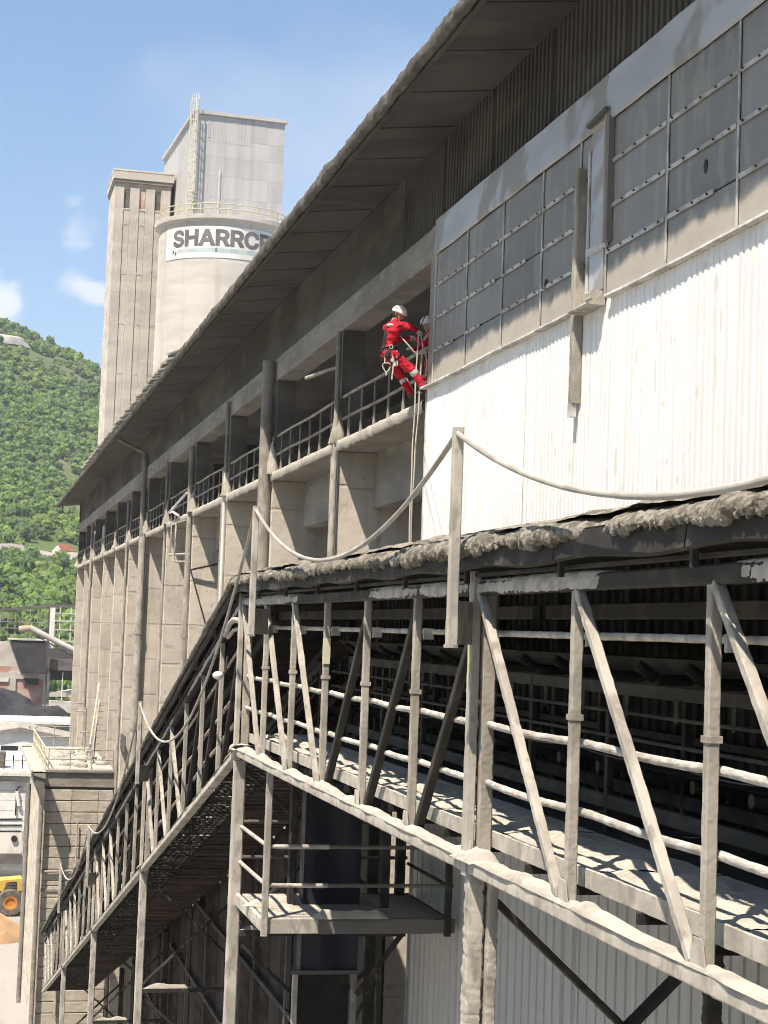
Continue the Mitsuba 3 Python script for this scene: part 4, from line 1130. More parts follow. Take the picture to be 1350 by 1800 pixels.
rl = thing('deck_railing', 'pale railing round the roof deck of the small block building', 'railing')
railing(rl, [(4.4, 93.3, -7.55), (4.4, 109.5, -7.55)], 1.05, 'mat_pale_yellow', 10)
railing(rl, [(4.55, 93.05, -7.55), (7.85, 93.05, -7.55)], 1.05, 'mat_light_steel', 4)
railing(rl, [(4.5, 109.6, -7.55), (6.75, 109.6, -7.55)], 1.25, 'mat_light_steel', 3, mid=True)
for k in range(26):
    x, y = 5.2 + 2.6 * r.random(), 95 + 13 * r.random()
    s = .12 + .22 * r.random()
    MB().add(*(lambda m: (m.vertices * s * A(1.2, 1.6, .7) * (1 + .25 * r.random((len(m.vertices), 1))) + A(x, y, -7.5), m.faces))(trimesh.creation.icosphere(1))).build('rubble_lump', 'mat_dust', tb_)
rk = thing('steel_stair', 'leaning steel stair with pipes on the dusty roof deck', 'stairs')
for dx in (0, .6):
    br(rk, 'stringer', 'mat_light_steel', (7.0 + dx * .3, 97 + dx, -7.5), (7.75, 103 + dx, -4.4), .06, .16)
for t in np.linspace(.08, .92, 9):
    br(rk, 'tread', 'mat_light_steel', (7.0 + .75 * t - .1, 97.3 + 6 * t, -7.5 + 3.1 * t), (7.0 + .75 * t + .3, 97.5 + 6 * t, -7.5 + 3.1 * t), .2, .04)
tb(rk, 'handrail', 'mat_pale_yellow', [(6.9, 97, -6.5), (7.7, 103, -3.4)], .04, 6)
for y, h in ((104.5, 2.6), (106.2, 3.0), (99.5, 1.7)):
    tb(rk, 'standpipe', 'mat_light_steel', [(7.1, y, -7.5), (7.1, y, -7.5 + h)], .07, 7)
    tb(rk, 'standpipe_arm', 'mat_light_steel', [(7.1, y, -7.7 + h), (6.5, y, -7.7 + h)], .05, 7)

# ---------------------------------------------------------------- far yard, left
wb = thing('clad_building', 'low white building of horizontal cladding boards with a pipe loop and roof rail', 'building')
bx(wb, 'core', 'mat_bright_sheet', -30, 5.95, 150.4, 172, GROUND, -13.2)
for k in range(9):
    z = -13.2 - .82 * k
    bx(wb, 'board', 'mat_bright_sheet', -14, 5.6, 150.05 + .03 * (k % 2), 150.35, z - .79, z)
bx(wb, 'base_band', 'mat_dark_gap', -14, 5.5, 150.1, 150.3, -17.2, -16.4)
for k in range(3):
    br(wb, 'cable_tray', 'mat_bare_steel', (-14, 150.0, -16.7 - .35 * k), (5.4, 150.0, -16.3 - .5 * k), .06, .12)
bx(wb, 'eave', 'mat_white_paint', -30, 5.9, 149.7, 150.5, -12.75, -12.45)
bx(wb, 'gutter', 'mat_concrete_dark', -30, 5.9, 149.6, 150.0, -13.1, -12.8)
bx(wb, 'roof', 'mat_white_paint', -30, 6, 149.8, 172, -12.45, -12.3)
tb(wb, 'pipe_loop', 'mat_bare_steel', [(4.85, 149.9, -16.0), (4.85, 149.9, -13.9), (5.0, 149.9, -13.65), (5.45, 149.9, -13.65)], .06, 7)
tb(wb, 'flue', 'mat_white_paint', [(4.9, 149.85, -14.0), (5.1, 149.85, -15.2)], .16, 8)
MB().mesh(trimesh.Trimesh(*(lambda m: (np.array(m.vertices) @ np.array([[1, 0, 0], [0, 0, 1], [0, -1, 0]]) + A(4.85, 149.95, -17.9), m.faces))(trimesh.creation.cylinder(radius=.26, height=.3, sections=16)), process=False)).build('vent', 'mat_bare_steel', wb)
bx(wb, 'lower_wall', 'mat_white_paint', -14, 5.5, 150.0, 150.3, -19.6, -17.25)
bx(wb, 'ramp_edge', 'mat_concrete_dark', -14, 5.5, 149.5, 150.2, -19.9, -19.1)
for x in np.arange(-6, 5.9, .75):
    tb(wb, 'rail_post', 'mat_bare_steel', [(x, 151, -12.3), (x, 151, -11.1)], .05, 5)
tb(wb, 'roof_rail', 'mat_concrete_grey', [(-6, 151, -11.7), (5.8, 151, -11.55)], .04, 5)
bx(wb, 'roof_box', 'mat_concrete_dark', 2.4, 3.9, 152, 154, -12.3, -11.0)

sh = thing('gabled_shed', 'white gabled shed with a dark window band beyond the roof deck', 'building')
MB().prism([(1.2, -12.95), (6.5, -11.95), (12.4, -13.0), (12.4, GROUND), (1.2, GROUND)], 1, 200, 212).build('wall', 'mat_bright_sheet', sh)
for s, (x0, z0, x1, z1) in enumerate(((.9, -12.9, 6.5, -11.85), (6.5, -11.85, 12.8, -13.0))):
    br(sh, 'roof_slope', 'mat_concrete_grey', (x0, 205.8, z0 + .12), (x1, 205.8, z1 + .12), 12.6, .12)
    br(sh, 'verge', 'mat_concrete_grey', (x0, 199.5, z0 - .05), (x1, 199.5, z1 - .05), .1, .16)
bx(sh, 'window_band', 'mat_glass_dark', 1.3, 9.6, 199.93, 200.2, -14.2, -13.75)
for x in (4.2, 6.4, 8.8):
    bx(sh, 'pillar', 'mat_white_paint', x, x + .35, 199.8, 200.1, -17, -13.7)
bx(sh, 'lower_window', 'mat_concrete_dark', 1.3, 5.6, 199.92, 200.2, -15.4, -14.35)
for x in np.arange(1.6, 6, .9):
    bx(sh, 'mullion', 'mat_white_paint', x, x + .1, 199.88, 200.0, -15.4, -14.35)
tb(sh, 'vent_pipe', 'mat_concrete_grey', [(7.6, 201, -12.2), (7.6, 201, -11.6)], .1, 6)

lr = thing('long_roof', 'long low shed with a pale flat roof edge in front of the coal heap', 'building')
bx(lr, 'wall', 'mat_concrete_grey', -30, 17.5, 232.2, 245, GROUND, -13.1)
bx(lr, 'roof_edge', 'mat_white_paint', -30, 17.8, 231.8, 245, -13.1, -12.75)

def mound(key, mat, cx, cy, L, W, H, base, seed, label, cat, sharp=1.0):
    n, m = 60, 44
    u, v = np.meshgrid(np.linspace(-1, 1, n), np.linspace(-1, 1, m), indexing='ij')
    rr = np.clip(1 - (np.abs(u) ** 1.8 + np.abs(v) ** 1.7), 0, 1) ** .8
    x, y = cx + u * L, cy + v * W
    q = np.stack([x / 7, y / 7, x * 0], -1)
    z = base - .3 + H * rr * (.72 + .55 * meshkit.fbm(q, 3, seed)) + .5 * sharp * (meshkit.fbm(q * 5, 3, seed + 1) - .5) * (rr > 0)
    k = MB().grid(np.stack([x, y, z], -1)).build(key, mat, smooth=True)
    used.add(key); tag(k, label, cat)


mound('coal_heap', 'mat_coal', -1, 262, 30, 11, 12.3, GROUND, 4, 'big dark grey coal heap in front of the brick bunker', 'coal heap', 3)
mound('sand_heap', 'mat_orange_sand', 1.2, 121.5, 4.6, 3.4, 2.1, GROUND, 7, 'orange gravel heap beside the yellow loader', 'gravel heap')

bk = thing('brick_bunker', 'half open brick and concrete bunker with dark hopper and steel framed roof', 'industrial building')
bx(bk, 'brick_wall', 'mat_brick', -25, 13.0, 280, 281, GROUND, -7.0)
bx(bk, 'pale_wall', 'mat_bunker_concrete', -25, 8.7, 280.02, 281.1, -7.0, -3.2)
for x in (7.2, 12.3):
    bx(bk, 'concrete_pillar', 'mat_bunker_concrete', x, x + .9, 279.7, 280.3, GROUND, -7.9)
bx(bk, 'ring_beam', 'mat_bunker_concrete', -25, 13, 279.75, 280.2, -8.9, -8.0)
bx(bk, 'window', 'mat_dark_gap', 9.2, 11.6, 279.7, 279.9, -9.75, -8.75)
bx(bk, 'window_slot', 'mat_white_paint', 3.5, 7.0, 279.7, 279.9, -9.4, -8.8)
MB().prism([(7.0, -2.9), (12.5, -2.95), (12.5, -7.9), (8.9, -7.8)], 1, 277.6, 280.3).build('hopper', 'mat_hopper_concrete', bk)
bx(bk, 'hopper_rim', 'mat_bunker_concrete', 6.7, 12.7, 277.4, 280.5, -2.9, -2.65)
for x in (12.45,):
    bx(bk, 'tall_column', 'mat_dark_gap', x, x + .25, 277.2, 277.5, GROUND, 2.0)
    bx(bk, 'tall_column', 'mat_white_paint', x + .35, x + 1.1, 279, 279.4, -4.0, 2.3)
for x in np.arange(-20, 12.4, 1.15):
    bx(bk, 'roof_post', 'mat_concrete_grey', x, x + .16, 284.0, 284.15, -2.6, 1.1 + .11 * (x - 5))
for x in np.arange(13.6, 24, 1.7):
    bx(bk, 'grid_post', 'mat_bunker_concrete', x + .9, x + 1.1, 284.0, 284.2, -3.4, 2.5)
for z in (-1.2, .2, 1.4, -3.0):
    bx(bk, 'grid_rail', 'mat_bunker_concrete', 13.0, 25, 283.8, 284.0, z, z + .17)
for z in (-1.2, -.2):
    bx(bk, 'frame_rail', 'mat_concrete_grey', -20, 12.4, 283.8, 284.0, z, z + .15)
br(bk, 'roof_edge', 'mat_concrete_dark', (-20, 287, -1.4), (12.2, 287, 2.5), 6, .4)
bx(bk, 'roof_edge', 'mat_concrete_dark', 11.8, 27, 284, 290, 2.4, 2.95)
bx(bk, 'side_hall', 'mat_dark_gap', 13.2, 26, 283, 290, -9, -4.0)
bx(bk, 'side_beam', 'mat_concrete_dark', 13.2, 26, 279, 284, -7.4, -5.7)
bx(bk, 'low_wall', 'mat_bunker_concrete', 13.2, 27, 276, 279, GROUND, -12.0)
MB().prism([(13.2, -10.9), (17, -10.2), (27, -10.2), (27, -11.4), (13.2, -11.4)], 1, 277, 280).build('low_roof', 'mat_bunker_concrete', bk)
tb(bk, 'mast', 'mat_white_paint', [(15.0, 276, -12), (15.0, 276, -7.6)], .1, 6)

oc = thing('overhead_conveyor', 'slanting pale covered conveyor tube with a rusty head drum reaching into the bunker', 'conveyor')
tb(oc, 'cover', 'mat_bunker_concrete', [(9.6, 274, -.9), (19.5, 274, -5.6)], .45, 10)
br(oc, 'frame', 'mat_bare_steel', (10.5, 274, -2.1), (19.5, 274, -6.6), .5, .15)
for t in np.linspace(.1, .95, 8):
    br(oc, 'strut', 'mat_concrete_grey', (9.6 + 9.9 * t, 273.9, -1.5 - 4.7 * t), (9.9 + 9.9 * t, 273.9, -2.1 - 4.6 * t), .15, .15)
tb(oc, 'head_drum', 'mat_brick', [(8.0, 274, -1.2), (9.7, 274, -1.0)], .5, 10)

# yellow loader half in view
ld = thing('wheel_loader', 'yellow wheel loader half in view at the left edge, behind the gravel heap', 'loader')
LX, LY = 4.15, 131.0
def wheel(x, y):
    w = ld + '__wheel' + ('' if (ld + '__wheel') not in used else '_%03d' % len([1 for q in used if q.startswith(ld + '__wheel')]))
    used.add(w)
    prof = [(.50, -.32), (.86, -.34), (.95, -.22), (.96, 0), (.95, .22), (.86, .34), (.50, .32)]
    g = np.linspace(0, 2 * math.pi, 41)
    V = np.array([[(x + r * math.sin(t) * (1 + (.02 if i % 2 else 0)), y + o, GROUND + .96 + r * math.cos(t)) for r, o in prof] for i, t in enumerate(g)])
    scene[w + '__tyre'] = dress((lambda mb: (np.concatenate(mb.v), np.concatenate(mb.f)))(MB().grid(V)), 'mat_rubber', 40)
    V = np.array([[(x + r * math.sin(t), y + o, GROUND + .96 + r * math.cos(t)) for r, o in ((0, -.16), (.3, -.16), (.36, -.28), (.51, -.30), (.51, .3), (.3, .2), (0, .2))] for t in g])
    scene[w + '__rim'] = dress((lambda mb: (np.concatenate(mb.v), np.concatenate(mb.f)))(MB().grid(V)), 'mat_orange_hub', 40)


for x in (LX, LX - 3.6):
    for y in (LY - .9, LY + 1.1):
        wheel(x, y)
MB().prism([(LX + .75, GROUND + 1.75), (LX + .72, GROUND + 2.62), (LX - .6, GROUND + 2.5), (LX - 1.8, GROUND + 2.2), (LX - 1.8, GROUND + 1.7)], 1, LY - .8, LY + 1.0).build('engine_hood', 'mat_yellow_paint', ld)
MB().prism([(LX - .5, GROUND + 1.8), (LX + .42, GROUND + 1.86), (LX + .40, GROUND + 2.42), (LX - .25, GROUND + 2.36)], 1, LY - .83, LY - .79).build('grille', 'mat_bare_steel', ld)
for j in range(5):
    bx(ld, 'grille_slat', 'mat_rubber', LX - .4, LX + .4, LY - .86, LY - .832, GROUND + 1.88 + .1 * j, GROUND + 1.92 + .1 * j)
bx(ld, 'rear_bumper', 'mat_bare_steel', LX - 1.9, LX + .82, LY - .7, LY + .9, GROUND + 1.15, GROUND + 1.74, c=.08)
bx(ld, 'front_frame', 'mat_yellow_paint', LX - 4.4, LX - 1.9, LY - .6, LY + .8, GROUND + .9, GROUND + 1.7, c=.06)
MB().prism([(LX - 3.2, GROUND + 1.7), (LX - 1.75, GROUND + 1.7), (LX - 1.8, GROUND + 3.3), (LX - 2.9, GROUND + 3.3)], 1, LY - .7, LY + .9).build('cab', 'mat_glass_dark', ld)
bx(ld, 'cab_roof', 'mat_yellow_paint', LX - 3.05, LX - 1.7, LY - .75, LY + .95, GROUND + 3.3, GROUND + 3.45, c=.04)
br(ld, 'lift_arm', 'mat_yellow_paint', (LX - 3.2, LY, GROUND + 1.6), (LX - 5.6, LY, GROUND + .7), .9, .3)
MB().prism([(LX - 5.4, GROUND + .1), (LX - 5.5, GROUND + 1.3), (LX - 6.6, GROUND + .15)], 1, LY - 1.4, LY + 1.6).build('bucket', 'mat_yellow_paint', ld)

# houses on the hillside
hs = thing('hill_house', 'small white house with an orange red roof low on the hillside', 'house')
hz = float(hill_z(41, 800))
MB().prism([(36.3, hz - 4), (36.3, hz + 1.4), (38.6, hz + 3.9), (40.6, hz + 1.6), (40.6, hz - 4)], 1, 796, 806).build('wall', 'mat_house_white', hs)
bx(hs, 'side_wall', 'mat_house_white', 40.6, 45.2, 797, 805, hz - 4, hz + 1.3)
MB().prism([(38.3, hz + 4.2), (43.6, hz + 4.1), (46.4, hz + 1.2), (40.4, hz + 1.3)], 1, 795.6, 806).build('roof', 'mat_red_tile', hs)
for x in (37.4, 38.9):
    bx(hs, 'window', 'mat_glass_dark', x, x + .8, 795.9, 796.1, hz - .2, hz + .9)
bx(hs, 'terrace', 'mat_rock_cut', 35, 47, 791, 796.5, hz - 7, hz - 2.2)
h2 = thing('hill_shed', 'small grey shed on the slope left of the white house', 'shed')
hz2 = float(hill_z(22, 790))
MB().prism([(20, hz2 - 3), (20, hz2 + 1.0), (22, hz2 + 2.0), (25, hz2 + .9), (25, hz2 - 3)], 1, 788, 794).build('wall', 'mat_bunker_concrete', h2)
br(h2, 'roof', 'mat_concrete_grey', (19.8, 791, hz2 + 1.3), (25.2, 791, hz2 + 1.7), 6.4, .25)
# ---------------------------------------------------------------- people
MF = m3.Manifold


def ball(p, r):
    return MF.sphere(r, 20).translate([float(t) for t in p])


def bone(p, q, r0, r1):
    return MF.batch_hull([ball(p, r0), ball(q, r1)])


def flesh(parts, step=.022, it=6):
    m = MF.batch_boolean(parts, m3.OpType.Add).refine_to_length(step)
    mm = m.to_mesh()
    t = trimesh.Trimesh(mm.vert_properties[:, :3], mm.tri_verts, process=True)
    trimesh.smoothing.filter_taubin(t, .5, .53, it)
    return t


def put(parent, name, mat, t, smooth=True):
    key = numbered(parent + '__' + name)
    scene[key] = dress(t, mat, smooth)
    return key


def ellipsoid(c, s, sub=3):
    t = trimesh.creation.icosphere(sub)
    t.vertices = np.array(t.vertices) * A(*s) + A(*c)
    return t


def frame(fwd, up):
    f = nrm(fwd); s = nrm(np.cross(f, up)); u = np.cross(s, f)
    return f, s, u                                # forward, right, up


def hand(parent, wrist, direction, palm_n, grip=.9, size=1.0):
    """gloved hand closed round a rope: palm, four fingers of unequal length, thumb from the side"""
    d = nrm(direction); n = nrm(palm_n); n = nrm(n - d * (n @ d)); s = np.cross(d, n)
    w = np.asarray(wrist, float)
    parts = [MF.batch_hull([ball(w + d * .012, .024), ball(w + d * .085 + s * .032, .014), ball(w + d * .09 - s * .034, .014), ball(w + d * .03 + s * .03, .016)])]
    for j, (o, L) in enumerate(((.034, .072), (.012, .082), (-.012, .077), (-.034, .060))):
        b = w + d * .088 + s * o; a = 0.35 * grip
        for seg, fr in enumerate((.45, .32, .23)):
            e = b + (d * math.cos(a) + n * math.sin(a)) * L * fr
            parts.append(bone(b, e, .0105 - .001 * seg, .0098 - .001 * seg)); b = e; a += 1.05 * grip
    b = w + d * .03 + s * .04
    e = b + (d * .5 + s * .6 + n * .5) * .035; parts.append(bone(b, e, .014, .012))
    parts.append(bone(e, e + (d * .7 - s * .1 + n * .6) * .032, .012, .010))
    t = flesh(parts, .008, 4)
    return put(parent, 'glove', 'mat_reflective', t)


def wrinkle(t, amp=.012, seed=0, sc=(14, 14, 20)):
    v = np.array(t.vertices)
    d = meshkit.fbm(v * A(*sc), 3, seed) - .5
    t.vertices = v + t.vertex_normals * (d * amp * 2)[:, None]
    return t


def head_helmet(p, c, face, up, tilt=None):
    f, s, u = frame(face, up)
    def L(x, y, z): return np.asarray(c, float) + f * x + s * y + u * z
    parts = [ball(L(-.005, 0, .035), .088), ball(L(.012, 0, .0), .080), ball(L(.035, 0, -.055), .058), ball(L(.055, 0, -.085), .034), ball(L(.04, .03, -.06), .04), ball(L(.04, -.03, -.06), .04)]
    sk = MF.batch_hull(parts)
    bits = [sk, bone(L(.085, 0, .012), L(.112, 0, -.028), .010, .015), bone(L(-.01, 0, -.05), L(-.03, 0, -.15), .055, .058)]
    for y in (-1, 1):
        bits.append(MF.batch_hull([ball(L(-.012, .084 * y, .018), .014), ball(L(-.006, .082 * y, -.022), .010), ball(L(-.022, .092 * y, .012), .008)]))
        bits.append(bone(L(.082, .045 * y, .028), L(.088, .018 * y, .028), .010, .009))
    bits.append(bone(L(.092, -.022, -.056), L(.092, .022, -.056), .009, .009))
    t = flesh(bits, .012, 4)
    put(p, 'head', 'mat_skin', t)
    for y in (-1, 1):
        e = ellipsoid(L(.083, .031 * y, .012), (.010, .010, .008), 2); put(p, 'eye', 'mat_hair', e)
    h = MF.batch_hull([ball(L(-.035, 0, .02), .086), ball(L(-.03, 0, -.03), .075)])
    put(p, 'hair', 'mat_hair', flesh([h], .02, 3))
    # helmet: smooth shell with a short brim, ridge and vent slots, chin strap
    g = trimesh.creation.icosphere(4); v = np.array(g.vertices)
    v = v * A(.150, .122, .118)
    v[:, 2] = np.where(v[:, 2] < -.02, -.02 + (v[:, 2] + .02) * .18, v[:, 2])
    ridge = np.exp(-(v[:, 1] / .02) ** 2) * (v[:, 2] > .03)
    v[:, 2] += .007 * ridge
    brim = (v[:, 2] < -.012) & (v[:, 0] > .03); v[brim, 0] *= 1.15
    W = np.asarray(c, float) + v[:, :1] * f + v[:, 1:2] * s + (v[:, 2:] + .055) * u
    put(p, 'helmet', 'mat_helmet', trimesh.Trimesh(W, g.faces, process=False))
    for y in (-1, 1):
        tb(p, 'chin_strap', 'mat_black_webbing', [L(.0, .105 * y, .03), L(.03, .088 * y, -.04), L(.06, .03 * y, -.112)], .007, 5)
        for k in range(3):
            a, b = L(-.05 + .035 * k, .117 * y, .085), L(-.03 + .035 * k, .105 * y, .115); tb(p, 'vent', 'mat_black_webbing', [a, b], .006, 5)


# the rope access worker hanging outside, feet braced on the end of the ledge
P1 = thing('person', 'person in bright red overalls and white helmet hanging on ropes beside the grey cladding', 'person')
J = dict(pelvis=(7.30, 31.22, 5.13), chest=(7.36, 31.2, 5.50), neck=(7.41, 31.2, 5.72), head=(7.458, 31.2, 5.862),
         shR=(7.50, 31.05, 5.645), elR=(7.66, 31.02, 5.62), haR=(7.83, 31.10, 5.565),
         shL=(7.28, 31.37, 5.63), elL=(7.44, 31.43, 5.42), haL=(7.74, 31.33, 5.47),
         hipR=(7.36, 31.10, 5.08), knR=(7.72, 31.02, 4.83), anR=(7.905, 31.0, 4.545), toR=(8.07, 30.99, 4.66),
         hipL=(7.34, 31.34, 5.08), knL=(7.63, 31.40, 4.72), anL=(7.80, 31.36, 4.42), toL=(7.97, 31.33, 4.45))
J = {k: A(*v) for k, v in J.items()}
torso = [MF.batch_hull([ball(J['pelvis'] + A(-.015, -.09, .0), .115), ball(J['pelvis'] + A(-.015, .09, 0), .115), ball(J['pelvis'] + A(.02, 0, .14), .125)]),
         MF.batch_hull([ball(J['pelvis'] + A(.02, 0, .14), .125), ball(J['chest'] + A(.0, -.07, .02), .125), ball(J['chest'] + A(0, .07, .02), .125)]),
         MF.batch_hull([ball(J['chest'] + A(0, -.06, .02), .125), ball(J['chest'] + A(0, .06, .02), .125), ball(J['shR'] + A(-.05, .03, 0), .075), ball(J['shL'] + A(.03, -.03, 0), .075), ball(J['neck'], .07)]),
         bone(J['shR'], J['elR'], .072, .056), bone(J['elR'], J['haR'] + A(-.05, 0, .01), .056, .042),
         bone(J['shL'], J['elL'], .072, .056), bone(J['elL'], J['haL'] + A(-.05, 0, -.01), .056, .042),
         bone(J['hipR'], J['knR'], .115, .080), bone(J['knR'], J['anR'] + A(-.01, 0, .03), .078, .064),
         bone(J['hipL'], J['knL'], .115, .080), bone(J['knL'], J['anL'] + A(-.01, 0, .03), .078, .064)]
put(P1, 'overalls', 'mat_red_cloth', wrinkle(flesh(torso, .014, 7), .024, 3, (11, 11, 17)))
put(P1, 'collar', 'mat_red_cloth', flesh([bone(J['neck'] + A(-.01, -.03, .01), J['neck'] + A(-.01, .03, .01), .062, .062)], .02, 2))
head_helmet(P1, J['head'], (.72, -.55, -.34), (.12, 0, 1))
for side in ('R', 'L'):
    a, t = J['an' + side], J['to' + side]
    d = nrm(t - a)
    put(P1, 'boot', 'mat_boot', flesh([bone(a + A(-.01, 0, .06), a, .058, .056), MF.batch_hull([ball(a - d * .03, .052), ball(a + d * .10, .048), ball(t, .034)])], .015, 3))
    put(P1, 'knee_band', 'mat_reflective', flesh([bone(J['kn' + side] + (J['an' + side] - J['kn' + side]) * .10, J['kn' + side] + (J['an' + side] - J['kn' + side]) * .2, .083, .081)], .02, 2))
    w = J['ha' + side]; e = J['el' + side]
    hand(P1, w - nrm(w - e) * .05, w - e, (0, .2, -1) if side == 'R' else (.3, -.3, -1))
put(P1, 'back_patch', 'mat_reflective', ellipsoid(J['chest'] + A(-.06, -.085, .14), (.075, .055, .035)))
# harness: shoulder straps, belt, leg loops, gear
hn = P1 + '__harness'
def strap(pts, r=.018): tb(hn, 'strap', 'mat_black_webbing', pts, r, 6)
c, pl = J['chest'], J['pelvis']
strap([pl + A(-.10, -.10, .10), c + A(-.125, -.07, .0), c + A(-.10, -.05, .14), J['shR'] + A(-.06, .03, .085), c + A(.10, -.09, .1)])
strap([pl + A(-.10, .10, .10), c + A(-.125, .07, .0), c + A(-.10, .05, .14), J['shL'] + A(.02, -.03, .085), c + A(.11, .06, .1)])
strap([pl + A(-.12, -.02, .12), c + A(-.13, .0, .0), c + A(-.13, .02, .12)], .022)
t = np.linspace(0, 2 * math.pi, 26)
for dz in (.05, .10):
    tb(hn, 'belt', 'mat_black_webbing', [pl + A(.005 + .138 * math.cos(x), .185 * math.sin(x), dz + .02 * math.cos(x)) for x in t], .026, 6)
for s, h_, k_ in ((-1, 'hipR', 'knR'), (1, 'hipL', 'knL')):
    ctr = J[h_] + (J[k_] - J[h_]) * .22; ax = nrm(J[k_] - J[h_]); a1 = nrm(np.cross(ax, A(0, 1, 0))); a2 = np.cross(ax, a1)
    tb(hn, 'leg_loop', 'mat_black_webbing', [ctr + (a1 * math.cos(x) + a2 * math.sin(x)) * .118 for x in t], .018, 6)
tb(hn, 'ring', 'mat_metal', [pl + A(.0 + .032 * math.cos(x), -.20, .10 + .034 * math.sin(x)) for x in t], .009, 6)
for i, (dx, dz, L) in enumerate(((.04, .03, .22), (.075, .0, .26), (.02, -.02, .16), (.10, -.04, .2))):
    p0 = pl + A(dx, -.185 - .01 * i, dz)
    tb(hn, 'carabiner', 'mat_metal', [p0, p0 + A(.015, -.015, -L * .5), p0 + A(.03, 0, -L)], [.012, .017, .012], 7)
    bx(hn, 'descender', 'mat_reflective', p0[0] - .02, p0[0] + .03, p0[1] - .03, p0[1] - .005, p0[2] - L, p0[2] - L * .62, c=.008)
lp = [pl + A(-.07 + .04 * math.sin(x * 2) + .0, -.19, -.20 - .23 * (1 - math.cos(x)) / 2) for x in np.linspace(0, 2 * math.pi, 20)]
tb(hn, 'rope_loop', 'mat_rope', [p + A(.05 * math.sin(i / 19 * 2 * math.pi), 0, 0) for i, p in enumerate(lp)], .012, 6)
tb(hn, 'tool_cord', 'mat_rope', [pl + A(.06, -.2, -.12), pl + A(.05, -.2, -.3), pl + A(.035, -.2, -.50)], .014, 6)
tb(hn, 'tool_cord', 'mat_black_webbing', [pl + A(.0, -.2, -.1), pl + A(.01, -.2, -.3), pl + A(.0, -.2, -.46)], .012, 6)
tb(hn, 'chest_lanyard', 'mat_rope', [c + A(.12, -.05, -.02), (7.62, 31.05, 5.30), (7.74, 31.05, 5.17), (7.88, 31.05, 5.15)], .014, 6)

put(P1, 'pouch', 'mat_black_webbing', ellipsoid(pl + A(-.06, -.20, -.06), (.055, .04, .085)))
for i, (dx, dy, L) in enumerate(((.12, -.15, .15), (-.02, -.2, .12), (-.1, -.14, .24), (-.12, .02, .2))):
    p0 = pl + A(dx, dy, .05)
    tb(hn, 'sling', 'mat_black_webbing' if i % 2 else 'mat_reflective', [p0, p0 + A(.01, -.02, -L * .6), p0 + A(.0, -.01, -L)], [.010, .016, .011], 6)
# work ropes: down from the beam inside, through the devices at the worker's hands, to the gallery roof
for i, (x0, x1, lab) in enumerate(((7.80, 7.765, 'pale work rope hanging from the worker in red, left one of the pair'), (7.895, 7.80, 'pale work rope hanging beside the worker in red, right one of the pair'))):
    r_ = thing('work_rope', lab, 'rope')
    zs = np.linspace(5.18 if i else 5.55, 1.04, 40)
    xs = x0 + (x1 - x0) * np.clip((zs[0] - zs) / 2.6, 0, 1) + .006 * np.sin(zs * 5)
    tb(r_, 'fall', 'mat_rope', np.stack([xs, 31.02 + .02 * i + 0 * zs, zs], -1), .0135, 6)
    if i == 0:
        tb(r_, 'anchor_line', 'mat_concrete_dark', [(7.82, 31.03, 5.60), (8.2, 31.8, 6.2), (8.5, 32.3, 6.83)], .013, 6)
    else:
        tb(r_, 'anchor_line', 'mat_rope', [(7.895, 31.04, 5.18), (7.90, 31.04, 5.3), (7.86, 31.1, 5.55)], .013, 6)
        tb(r_, 'rope_grab', 'mat_metal', [(7.86, 31.03, 5.14), (7.95, 31.03, 5.19)], .028, 7)
        tb(r_, 'tail', 'mat_rope', [(7.95, 31.02, 5.16), (7.985, 31.0, 4.98), (7.96, 31.0, 4.75)], .013, 6)

# second worker, in the shade inside the open storey
P2 = thing('person', 'second person in red overalls, half hidden in the shade behind the cladding edge', 'person')
O = A(8.42, 32.35, 4.27)
K = {k: O + A(*v) for k, v in dict(pelvis=(0, 0, .95), chest=(-.03, 0, 1.27), neck=(-.06, 0, 1.50), head=(-.09, 0, 1.66), shR=(-.04, -.2, 1.43), elR=(-.22, -.28, 1.22), haR=(-.36, -.16, 1.34),
     shL=(-.04, .2, 1.43), elL=(-.2, .3, 1.2), haL=(-.38, .12, 1.2), hipR=(0, -.1, .9), knR=(-.03, -.12, .48), anR=(.02, -.12, .09), hipL=(0, .1, .9), knL=(-.02, .13, .48), anL=(.03, .14, .09)).items()}
body = [MF.batch_hull([ball(K['hipR'], .12), ball(K['hipL'], .12), ball(K['pelvis'] + A(0, 0, .12), .12)]), MF.batch_hull([ball(K['pelvis'] + A(0, 0, .12), .12), ball(K['chest'] + A(0, .07, 0), .12), ball(K['chest'] + A(0, -.07, 0), .12)]),
        MF.batch_hull([ball(K['chest'] + A(0, .07, 0), .12), ball(K['chest'] + A(0, -.07, 0), .12), ball(K['shR'] + A(0, .03, 0), .07), ball(K['shL'] + A(0, -.03, 0), .07), ball(K['neck'], .065)])]
for s in 'RL':
    body += [bone(K['sh' + s], K['el' + s], .07, .055), bone(K['el' + s], K['ha' + s], .055, .042), bone(K['hip' + s], K['kn' + s], .11, .08), bone(K['kn' + s], K['an' + s] + A(0, 0, .05), .078, .062)]
put(P2, 'overalls', 'mat_red_cloth', wrinkle(flesh(body, .025, 5), .012, 5))
head_helmet(P2, K['head'], (-.9, -.3, -.25), (-.1, 0, 1))
for s in 'RL':
    a = K['an' + s]
    put(P2, 'boot', 'mat_boot', flesh([bone(a + A(0, 0, .06), a, .056, .055), MF.batch_hull([ball(a + A(.03, 0, -.02), .05), ball(a + A(-.13, 0, -.03), .045), ball(a + A(-.19, 0, -.04), .036)])], .02, 3))
    hand(P2, K['ha' + s], K['ha' + s] - K['el' + s], (0, 0, -1))
hn2 = P2 + '__harness'
